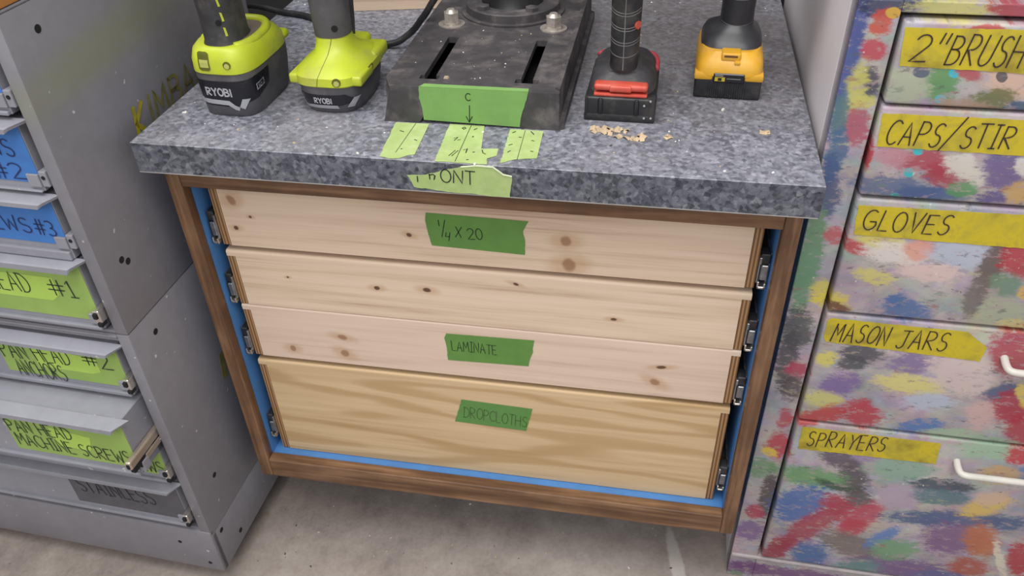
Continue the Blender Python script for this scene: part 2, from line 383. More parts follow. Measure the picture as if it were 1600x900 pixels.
for i, (z0, z1) in enumerate(ZS):
    m = pine('pine_front_%d' % (i + 1), [1, 2, 3, 4][i], KN[i], cath=(i == 3))
    bm = nb(); prism(bm, [(PL,z0),(PR,z0),(PR,z1-.0085),(XR,z1-.0085),(XR,z1),(XL,z1),(XL,z1-.0085),(PL,z1-.0085)], lambda u, v, w: Vector((u, w, v)), DR, DR + .018)
    bmesh.ops.bevel(bm, geom=[e for e in bm.edges if all(abs(v.co.z - z1) < 1e-6 and abs(v.co.y - DR) < 1e-6 for v in e.verts)], offset=.0030, segments=4, affect='EDGES', profile=0.5)
    d = obj('drawer', bm, m, cab, loc=up, label=DLAB[i]); drawers.append(d)
    for x0, x1 in ((XL, PL), (PR, XR)):
        bm = nb(); box(bm, x0, x1, DR + .0004, .44, z0, z1 - .0087, .0006, 1); obj('drawer_side', bm, PLY, d)
    bm = nb(); box(bm, PL, PR, .06, .44, z0 + .004, z0 + .01); obj('drawer_bottom', bm, PLY, d)
    zs = z0 + (.006 if i != 3 else .030)
    for side, (xw, xd) in enumerate(((FW + .0004, XL - .0002), (WC - FW - .0004, XR + .0002))):
        a, b = min(xw, xd), max(xw, xd); s = 1 if side == 0 else -1
        bm = nb()
        box(bm, min(xw, xw + s*.003), max(xw, xw + s*.003), DR + .001, .42, zs - .002, zs + .042, .0006, 1, 0)
        box(bm, min(xd, xd - s*.003), max(xd, xd - s*.003), DR - .003, .42, zs + .004, zs + .038, .0006, 1, 0)
        box(bm, a + .002, b - .002, DR + .008, .42, zs + .010, zs + .032, .0006, 1, 1)
        box(bm, a + .0014, b - .0010, DR - .003, DR + .014, zs + .030, zs + .043, .0012, 1, 1)
        box(bm, a + .0030, b - .0016, DR - .0045, DR + .004, zs + .009, zs + .029, .001, 1, 0)
        box(bm, a + .0012, a + .0030, DR - .0035, DR + .004, zs + .004, zs + .030, .0006, 1, 1)
        box(bm, a + .0014, b - .0016, DR - .006, DR + .006, zs - .002, zs + .0012, .0006, 1, 2)
        box(bm, a + .0014, a + .0034, DR - .006, DR + .006, zs - .002, zs + .0075, .0006, 1, 2)
        box(bm, b - .0040, b - .0018, DR - .006, DR + .006, zs - .002, zs + .0055, .0006, 1, 2)
        obj('drawer_slide', bm, [ZINC, BLACK, CHROME], d, label='zinc drawer slide with black plastic catch')
O0, UX, VZ, NF = (0, DR, 0), (1,0,0), (0,0,1), (0,-1,0)
ink_map = flat(O0, UX, VZ, NF, .0009)
bm = nb(); tape(bm, torn([(.2955,.4779),(.2938,.4668),(.2960,.4480),(.2990,.4329),(.4093,.4299),(.4100,.4480),(.4078,.4625),(.4143,.4761)], .0004, .004, 3, (0,1,2,4,5,6)), O0, UX, VZ, NF)
pen(bm, [ink_map(.3095,.4690)[0], ink_map(.3100,.4615)[0]], NF, .0011, 1)
pen(bm, [ink_map(.3172,.4697)[0], ink_map(.3122,.4465)[0]], NF, .0011, 1)
write(bm, '4', (.3160,.4425), (.3210,.4420), .0115, ink_map, .0011)
write(bm, 'X', (.3285,.4480), (.3355,.4478), .0135, ink_map, .0011)
write(bm, '20', (.3435,.4455), (.3605,.4465), .0155, ink_map, .0011)
obj('label_tape', bm, [TAPE_G, INK_GREEN], drawers[0], label='green tape reading quarter by twenty')
bm = nb(); tape(bm, torn([(.3052,.2968),(.3022,.2888),(.3040,.2760),(.3044,.2512),(.4112,.2544),(.4128,.2660),(.4172,.2790),(.4168,.2860),(.4190,.2993)], .0004, .004, 5, (0,1,2,4,5,6,7)), O0, UX, VZ, NF)
write(bm, 'LAMINATE', (.3112,.2690), (.3700,.2690), .0165, ink_map, .0009)
obj('label_tape', bm, [TAPE_G, INK_GREEN], drawers[2], label='green tape reading LAMINATE')
bm = nb(); tape(bm, torn([(.3175,.1798),(.3135,.1640),(.3053,.1351),(.4058,.1320),(.4152,.1763)], .0004, .004, 8, (0,1,3)), O0, UX, VZ, NF)
write(bm, 'DROPCLOTHS', (.3185,.1465), (.4065,.1400), .0205, ink_map, .0009)
obj('label_tape', bm, [simple('mid_green_masking_tape', col(86,132,66), .75, var=.05, scale=60), INK_FADE], drawers[3], label='green tape with faint letters reading DROPCLOTHS')

# ------------------------------------------------------------ countertop
YF, CXL, CXR, CYB, ZT = -.025, -.0105, .7082, .60, .5753
top = thing('countertop', 'speckled grey laminate countertop lying on the wooden drawer cabinet', 'countertop', (0, 0, 0))
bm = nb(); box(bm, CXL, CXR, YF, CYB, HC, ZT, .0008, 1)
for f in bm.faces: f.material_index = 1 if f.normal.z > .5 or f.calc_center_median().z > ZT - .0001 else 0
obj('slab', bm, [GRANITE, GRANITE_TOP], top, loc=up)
bm = nb(); box(bm, CXL + .001, CXR - .001, YF - .0002, YF + .002, HC + .0001, HC + .0012); obj('edge_strip', bm, simple('pale_edge', col(150,146,144), .5), top, loc=up)
FO = (0, YF, 0); fm = flat(FO, UX, VZ, NF, .0010)
bm = nb(); tape(bm, torn([(.2976,.5581),(.3036,.5445),(.3396,.5412),(.4048,.5396),(.4076,.5647),(.3990,.5660),(.3884,.5738),(.3720,.5745),(.3553,.5719),(.3349,.5661),(.3180,.5600)], .0006, .004, 2), FO, UX, VZ, NF)
tape(bm, [(.3553,.5712),(.3720,.5736),(.3884,.5732),(.3990,.5652),(.4076,.5640),(.4076,.5652),(.3992,.5668),(.3886,.5748),(.3720,.5751),(.3553,.5724)], FO, UX, VZ, NF, .0006, .0006, 2)
write(bm, 'ONT', (.3335,.5530), (.3685,.5520), .0148, fm, .0012)
for st in ([(.3085,.5514),(.3087,.5575)], [(.3218,.5555),(.3216,.5612)], [(.3216,.5600),(.3255,.5612),(.3275,.5595),(.3262,.5552)]):
    pen(bm, [fm(*p)[0] for p in st], NF, .0012, 1)
PAPER = simple('torn_paper', col(214,222,186), .8)
obj('label_tape', bm, [TAPE_Y, INK, PAPER], top, loc=up, label='torn yellow-green tape reading FRONT on the front edge')
TO, UY, NZ = (0, 0, ZT), (0,1,0), (0,0,1)
tm = flat(TO, UX, UY, NZ, .0009)
def strip(poly, marks, label, seed):
    bm = nb(); tape(bm, torn(poly, .0006, .004, seed, (1, 2, 3)), TO, UX, UY, NZ)
    for w, st in marks: pen(bm, [tm(*p)[0] for p in st], NZ, w, 1)
    obj('tape_strip', bm, [TAPE_Y, INK_GREEN], top, loc=up, label=label)
strip([(.3017,.0564),(.2640,.0552),(.2691,-.0215),(.2800,-.0245),(.2900,-.0230),(.2981,-.0155),(.3043,-.0134)], [(.0005,[(.2868,.055),(.2835,-.012)]),(.0012,[(.2745,.036),(.2790,.034)]),(.0010,[(.2955,.018),(.2985,.016)]),(.0012,[(.2870,-.004),(.2880,-.0035)])], 'left yellow-green tape strip on the countertop', 4)
strip([(.3626,.0592),(.3241,.0591),(.3280,-.0245),(.3821,-.0245),(.3800,-.0120),(.3885,-.0055),(.3876,.0095),(.3699,.0073)], [(.0006,[(.3484,.058),(.3490,-.023)]),(.0010,[(.3400,.050)]*1+[(.3422,.0525),(.3440,.050),(.3422,.0475),(.3400,.050)]),(.0012,[(.3535,.048),(.3560,.051)]),(.0008,[(.3365,.026),(.3400,.029),(.3380,.021)]),(.0008,[(.3410,.022),(.3440,.024)]),(.0012,[(.3555,.031),(.3560,.033)]),(.0010,[(.3715,.004),(.3735,-.002),(.3765,-.004)]),(.0008,[(.3400,-.012),(.3440,.000)]),(.0008,[(.3430,-.012),(.3470,.000)]),(.0010,[(.3525,.002),(.3555,.005),(.3560,-.004)]),(.0012,[(.3630,-.002),(.3645,-.001)]),(.0012,[(.3600,-.018),(.3615,-.0175)])], 'middle yellow-green tape strip with small ink marks', 6)
strip([(.4279,.0545),(.3918,.0546),(.3950,-.0200),(.4060,-.0120),(.4180,-.0080),(.4300,-.0057)], [(.0005,[(.4085,.053),(.4106,-.011)]),(.0012,[(.4150,.051),(.4190,.045)]),(.0012,[(.3960,.046),(.3985,.049)]),(.0011,[(.4045,.037),(.4070,.0365)]),(.0011,[(.4190,.031),(.4215,.030)]),(.0011,[(.3970,.018),(.4000,.0205)]),(.0011,[(.4215,.008),(.4240,.007)]),(.0011,[(.3985,.003),(.4005,.006)])], 'right yellow-green tape strip on the countertop', 9)
# ------------------------------------------------------------ grey steel drawer cabinets (two stacked)
def greymetal(name, c, extra=None):
    t = NT(name); o = t.obj
    a = t.noise(o, 5, 5, .6); b = t.noise(t.mapping(o, (3,3,1)), 60, 4, .6)
    k1 = tuple(x*.90 for x in c[:3]) + (1,); k2 = tuple(x*1.08 for x in c[:3]) + (1,)
    base = t.mix(t.rng(t.math('ADD', t.math('MULTIPLY', a, .7), t.math('MULTIPLY', b, .3)), .35, .65), k1, k2)
    sp = t.rng(t.noise(t.mapping(o, (1,6,4)), 95, 2, .4), .735, .76); base = t.mix(t.math('MULTIPLY', sp, .7), base, col(190,188,184))
    if extra: base = extra(t, base)
    return t.done(base, .48, 0, b, .05, .0008, .35)
def yellow_mist(t, base):   # old overspray on the upper side panel
    sx = t.node('ShaderNodeSeparateXYZ'); t.put(sx.inputs[0], t.obj)
    cx = t.node('ShaderNodeCombineXYZ'); t.put(cx.inputs[0], sx.outputs[1]); t.put(cx.inputs[1], sx.outputs[2])
    rag = t.noise(t.obj, 12, 3)
    m = t.blob(cx.outputs[0], .10, .30, .17, .022, .10, rag, .5, .7)
    return t.mix(t.math('MULTIPLY', m, .4), base, col(120,122,80))
STEEL = greymetal('grey_painted_steel', col(122,120,126)); STEEL_MIST = greymetal('grey_painted_steel_oversprayed', col(122,120,126), yellow_mist)
LIP = greymetal('light_grey_steel', col(150,150,158)); DRAWERGREY = greymetal('drawer_grey_steel', col(138,138,146))
HOLE = simple('hole_black', col(14,14,16), .9); DARKIN = simple('dark_steel_inside', col(60,60,64), .7)
CARD_G = simple('lime_label_card', col(140,168,84), .7, var=.06, scale=30); CARD_B = simple('blue_label_card', col(58,112,180), .7, var=.07, scale=30); CARD_D = simple('dim_label_card', col(84,82,88), .7)
HILITE = simple('painted_lime_highlight', col(166,198,86), .65, var=.03)  # lighter lime patch paints a highlight onto the label cards
GX, GY, GZ, GR = -.0385, -.1030, .0400, -.042
GW, GD = .60, .417
YELLOW = simple('yellow_lettering', col(116,110,60), .7, var=.25, scale=60)
SIDE = dict(O=(0,0,0), U=(0,1,0), V=(0,0,1), N=(1,0,0))
low = thing('steel_drawer_cabinet', 'lower grey steel drawer cabinet standing on the concrete floor', 'cabinet', (GX, GY, GZ), GR, 'stacked grey steel drawer cabinets')
upp = thing('steel_drawer_cabinet', 'upper grey steel drawer cabinet with blue labels, stacked on the lower one', 'cabinet', (GX, GY, GZ + .4725), GR, 'stacked grey steel drawer cabinets')
def holes(bm, lst, dz=0):
    for d, z in lst: disc(bm, (-.0005, d, z - dz), (1,0,0), .0042, .0008, 16, 1)
bm = nb()
T = .0165
box(bm, -T, 0, 0, GD, .0850, .4716, .0014, 2); box(bm, -GW, -GW + T, 0, GD, .0850, .4716, .0014, 2)
box(bm, -GW + T, -T, GD - .004, GD, .0853, .4712); box(bm, -GW + T, -T, .004, GD, .0853, .0975); box(bm, -GW + T, -T, .001, GD, .4610, .4712)
box(bm, -GW + T, -T, -.001, .006, .4655, .4690, .001)
holes(bm, [(.0424,.4431),(.0484,.1660)])
obj('body', bm, [STEEL, HOLE], low, 'auto')
bm = nb(); box(bm, -GW, 0, 0, GD, 0, .0848, .002, 2); box(bm, -GW, 0, -.0015, .012, .0, .0945, .002, 2)
holes(bm, [(.0584,.0224),(.0221,.0719)])
for u, z in ((-.020,.018),(-.058,.060)): disc(bm, (u, -.0012, z), (0,-1,0), .0030, .0008, 12, 1)
obj('base', bm, [STEEL, HOLE], low, 'auto')
for u in (-.075, -GW + .075):
    for d in (.075, GD - .06):
        bm = nb(); disc(bm, (u, d, -GZ), (0,0,1), .014, GZ + .001, 16); obj('levelling_foot', bm, DARKMETAL, low)
bm = nb(); tape(bm, [(.130,.2790),(.1425,.2760),(.1490,.3170),(.138,.3190)], (0,0,0), (0,1,0), (0,0,1), (1,0,0)); obj('yellow_tape', bm, YELLOW, low, label='small yellow tape on the side panel')
bm = nb(); Z0 = .4725
box(bm, -T, 0, 0, GD, .0003, .3735, .0014, 2); box(bm, -GW, -GW + T, 0, GD, .0003, .3735, .0014, 2)
box(bm, -GW + T, -T, GD - .004, GD, .0006, .3735); box(bm, -GW + T, -T, .001, GD, .0006, .0050); box(bm, -GW, 0, 0, GD, .3735, .3765, .001)
holes(bm, [(.0418,.8203),(.0420,.5498),(.0336,.5575)], Z0)
obj('body', bm, [STEEL_MIST, HOLE], upp, 'auto')
bm = nb()
mp = flat((0,0,0), (0,1,0), (0,0,1), (1,0,0), .0006)
write(bm, 'K', (.1270, .6640 - Z0), (.1440, .6640 - Z0), .033, mp, .0062, 1, .12, .2, 0)
write(bm, 'iMBALL', (.1560, .6650 - Z0), (.3050, .6710 - Z0), .033, mp, .0042, 0, .12, .2, .02)
obj('painted_lettering', bm, [YELLOW, simple('bright_yellow_lettering', col(158,148,36), .7, var=.25, scale=60)], upp, label='yellow stencilled letters reading KIMBALL')
def gdrawer(par, dz, zb, zt, zl, l0, l1, card, D, texts, hil=None, ul=-.36, slide=True, inkm=INK, label=None, cover=False):
    zb, zt, zl, l0, l1 = zb - dz, zt - dz, zl - dz, l0 - dz, l1 - dz
    ur = -.0266
    bm = nb(); box(bm, -GW + .027, ur, D, D + .36, zb, zt - .0035, .0008, 1)
    box(bm, -GW + .029, ur - .0012, D - .0042, D + .001, zb, l0 - .0075, .0012, 2)
    box(bm, -.0405, ur, D - .0030, D + .001, l0 - .004, l0 + .0105, .0006, 1)
    # folded pull lip along the top with a mitred right end
    prof = [(0.002, zt - .0003), (-.0135, zt - .0035), (-.0152, zt - .0050), (-.0152, zl), (-.0138, zl), (-.0128, zt - .0070), (.002, zt - .0040)]
    ends = [-.0135, -.0260, -.0290, -.0310, -.0310, -.0270, -.0160]
    a = [bm.verts.new((e, D + d, z)) for (d, z), e in zip(prof, ends)]; b = [bm.verts.new((-GW + .027, D + d, z)) for d, z in prof]
    k = len(a); fs = [bm.faces.new(a), bm.faces.new(b[::-1])] + [bm.faces.new((a[i], b[i], b[(i+1) % k], a[(i+1) % k])) for i in range(k)]
    bmesh.ops.recalc_face_normals(bm, faces=fs)
    dr = obj('drawer', bm, [DRAWERGREY], par, label=label)
    if card:
        bm = nb(); tape(bm, [(ul, l0), (-.0405, l0), (-.0405, l0 + .0105), (ur, l0 + .0108), (ur - .0005, l1), (ul, l1)], (0, D, 0), UX, VZ, NF, .0003, .0004)
        m2 = flat((0, D, 0), UX, VZ, NF, .0015)
        if hil: tape(bm, [(u, z - dz) for u, z in hil], (0, D, 0), UX, VZ, NF, .0008, .0002, 2)
        for tx, p0, p1, h, w, sl in texts: write(bm, tx, (p0[0], p0[1]-dz), (p1[0], p1[1]-dz), h, m2, w, 1, sl)
        obj('label_card', bm, [card, inkm, HILITE], dr)
    if slide:
        bm = nb(); zc_ = l0 + .012
        box(bm, -.0262, -.0180, D - .010, D + .05, zc_ - .008, zc_ + .010, .0015, 2, 0)
        box(bm, -.0250, -.0195, D - .013, D - .008, zc_ + .000, zc_ + .0075, .0012, 2, 1)
        box(bm, -.0235, -.0175, D - .012, D - .002, zc_ - .012, zc_ - .006, .0012, 2, 1)
        obj('drawer_slide', bm, [CHROME, HOLE], dr)
    else:
        bm = nb(); box(bm, -.0262, -.0178, D - .0015, D + .012, l0 - .004, l0 + .014, .0012, 2, 0); disc(bm, (-.0215, D - .0012, l0 + .007), (0,-1,0), .0022, .0010, 12, 1)
        obj('slide_tab', bm, [DRAWERGREY, HOLE], dr)
    return dr
gdrawer(upp, .4725, .750, .838, .8290, .7620, .8270, CARD_B, 0, [], slide=False, inkm=INK_BLUE, label='grey steel drawer at the very top, mostly out of view')
gdrawer(upp, .4725, .6645, .7460, .7360, .6745, .7390, CARD_B, 0, [('SCREWS', (-.128,.7035), (-.0430,.7040), .0195, .0014, -.12), ('#2', (-.0800,.6775), (-.0425,.6775), .0175, .0014, -.12)], slide=False, inkm=INK_BLUE, label='grey steel drawer with a blue label ending in 2')
gdrawer(upp, .4725, .5790, .6610, .6510, .5975, .6540, CARD_B, 0, [('SCREWS', (-.1600,.6110), (-.0655,.6095), .0190, .0014, -.1), ('#3', (-.0600,.6095), (-.0355,.6085), .0190, .0014, -.1)], slide=False, inkm=INK_BLUE, label='grey steel drawer with a blue label ending in 3')
gdrawer(upp, .4725, .4790, .5790, .5670, .4913, .5710, CARD_G, 0, [('PAN HEAD', (-.2120,.5235), (-.1040,.5215), .0270, .0013, -.1), ('#', (-.0790,.5240), (-.0580,.5240), .0230, .0014, -.1), ('1', (-.0535,.5230), (-.0440,.5230), .0240, .0014, -.1)], hil=[(-.250,.5140),(-.0810,.5140),(-.0690,.5240),(-.0690,.5480),(-.250,.5480)], label='grey steel drawer with a lime label ending in 1')
gdrawer(low, 0, .3700, .4545, .4440, .3836, .4475, CARD_G, 0, [('PAN HEAD', (-.1960,.4080), (-.0985,.4085), .0285, .0013, -.1), ('#', (-.0790,.4150), (-.0590,.4150), .0190, .0014, -.1), ('2', (-.0560,.4110), (-.0410,.4110), .0240, .0014, -.1), ('ANCHORS', (-.1850,.3800), (-.1160,.3790), .0260, .0013, -.1)], hil=[(-.150,.3990),(-.0740,.3990),(-.0610,.4040),(-.0610,.4250),(-.150,.4340)], ul=-.2000, label='grey steel drawer with a lime label ending in 2')
gdrawer(low, 0, .2640, .3650, .3530, .2765, .3570, CARD_G, -.038, [('PAN HEAD', (-.2020,.3120), (-.1090,.3120), .0215, .0013, -.1), ('MACHINE SCREWS', (-.1990,.2860), (-.0330,.2830), .0225, .0013, -.1)], hil=[(-.140,.2960),(-.0900,.2960),(-.0820,.3220),(-.140,.3300)], ul=-.2060, label='grey steel drawer pulled a little open with machine screws label', slide=False)
bm = nb()
box(bm, -.0262, -.0185, -.058, .06, .2955, .3090, .0022, 2, 0); box(bm, -.0245, -.0200, -.0592, -.057, .2980, .3062, .0012, 2, 1); box(bm, -.0180, -.0168, -.030, .07, .2870, .2960, .0008, 1, 0); box(bm, -.0262, -.0190, -.054, -.030, .2860, .2950, .0012, 2, 1)
opn = [o for o in low.children if o.get('label', '').startswith('grey steel drawer pulled')][0]
obj('drawer_slide', bm, [simple('dusty_bright_steel', col(190,176,160), .35, .7), HOLE], opn, label='bright steel slide sticking out beside the open drawer')
gdrawer(low, 0, .2030, .2930, .2820, .2160, .2850, CARD_G, 0, [('MACHINE SCREWS', (-.2000,.2210), (-.0300,.2200), .0215, .0013, -.1)], ul=-.2100, label='closed grey steel drawer under the open one')
gdrawer(low, 0, .1060, .2000, .1900, .1190, .1920, CARD_D, 0, [('STAINLESS', (-.1900,.1460), (-.0690,.1420), .0280, .0013, -.2)], ul=-.2050, inkm=simple('dull_marker', col(30,28,32), .8), label='lowest grey steel drawer with a dim label')
bm = nb(); box(bm, -GW - .01, .0, .004, GD + .03, .8496, .8760, .001); b_ = obj('wooden_board', bm, simple('varnished_board', col(168,112,60), .45, var=.2, scale=12)); b_.location = (GX, GY, GZ); b_.rotation_euler = (0,0,GR)
b_['label'] = 'orange-brown wooden board lying on top of the grey steel cabinet'; b_['category'] = 'board'

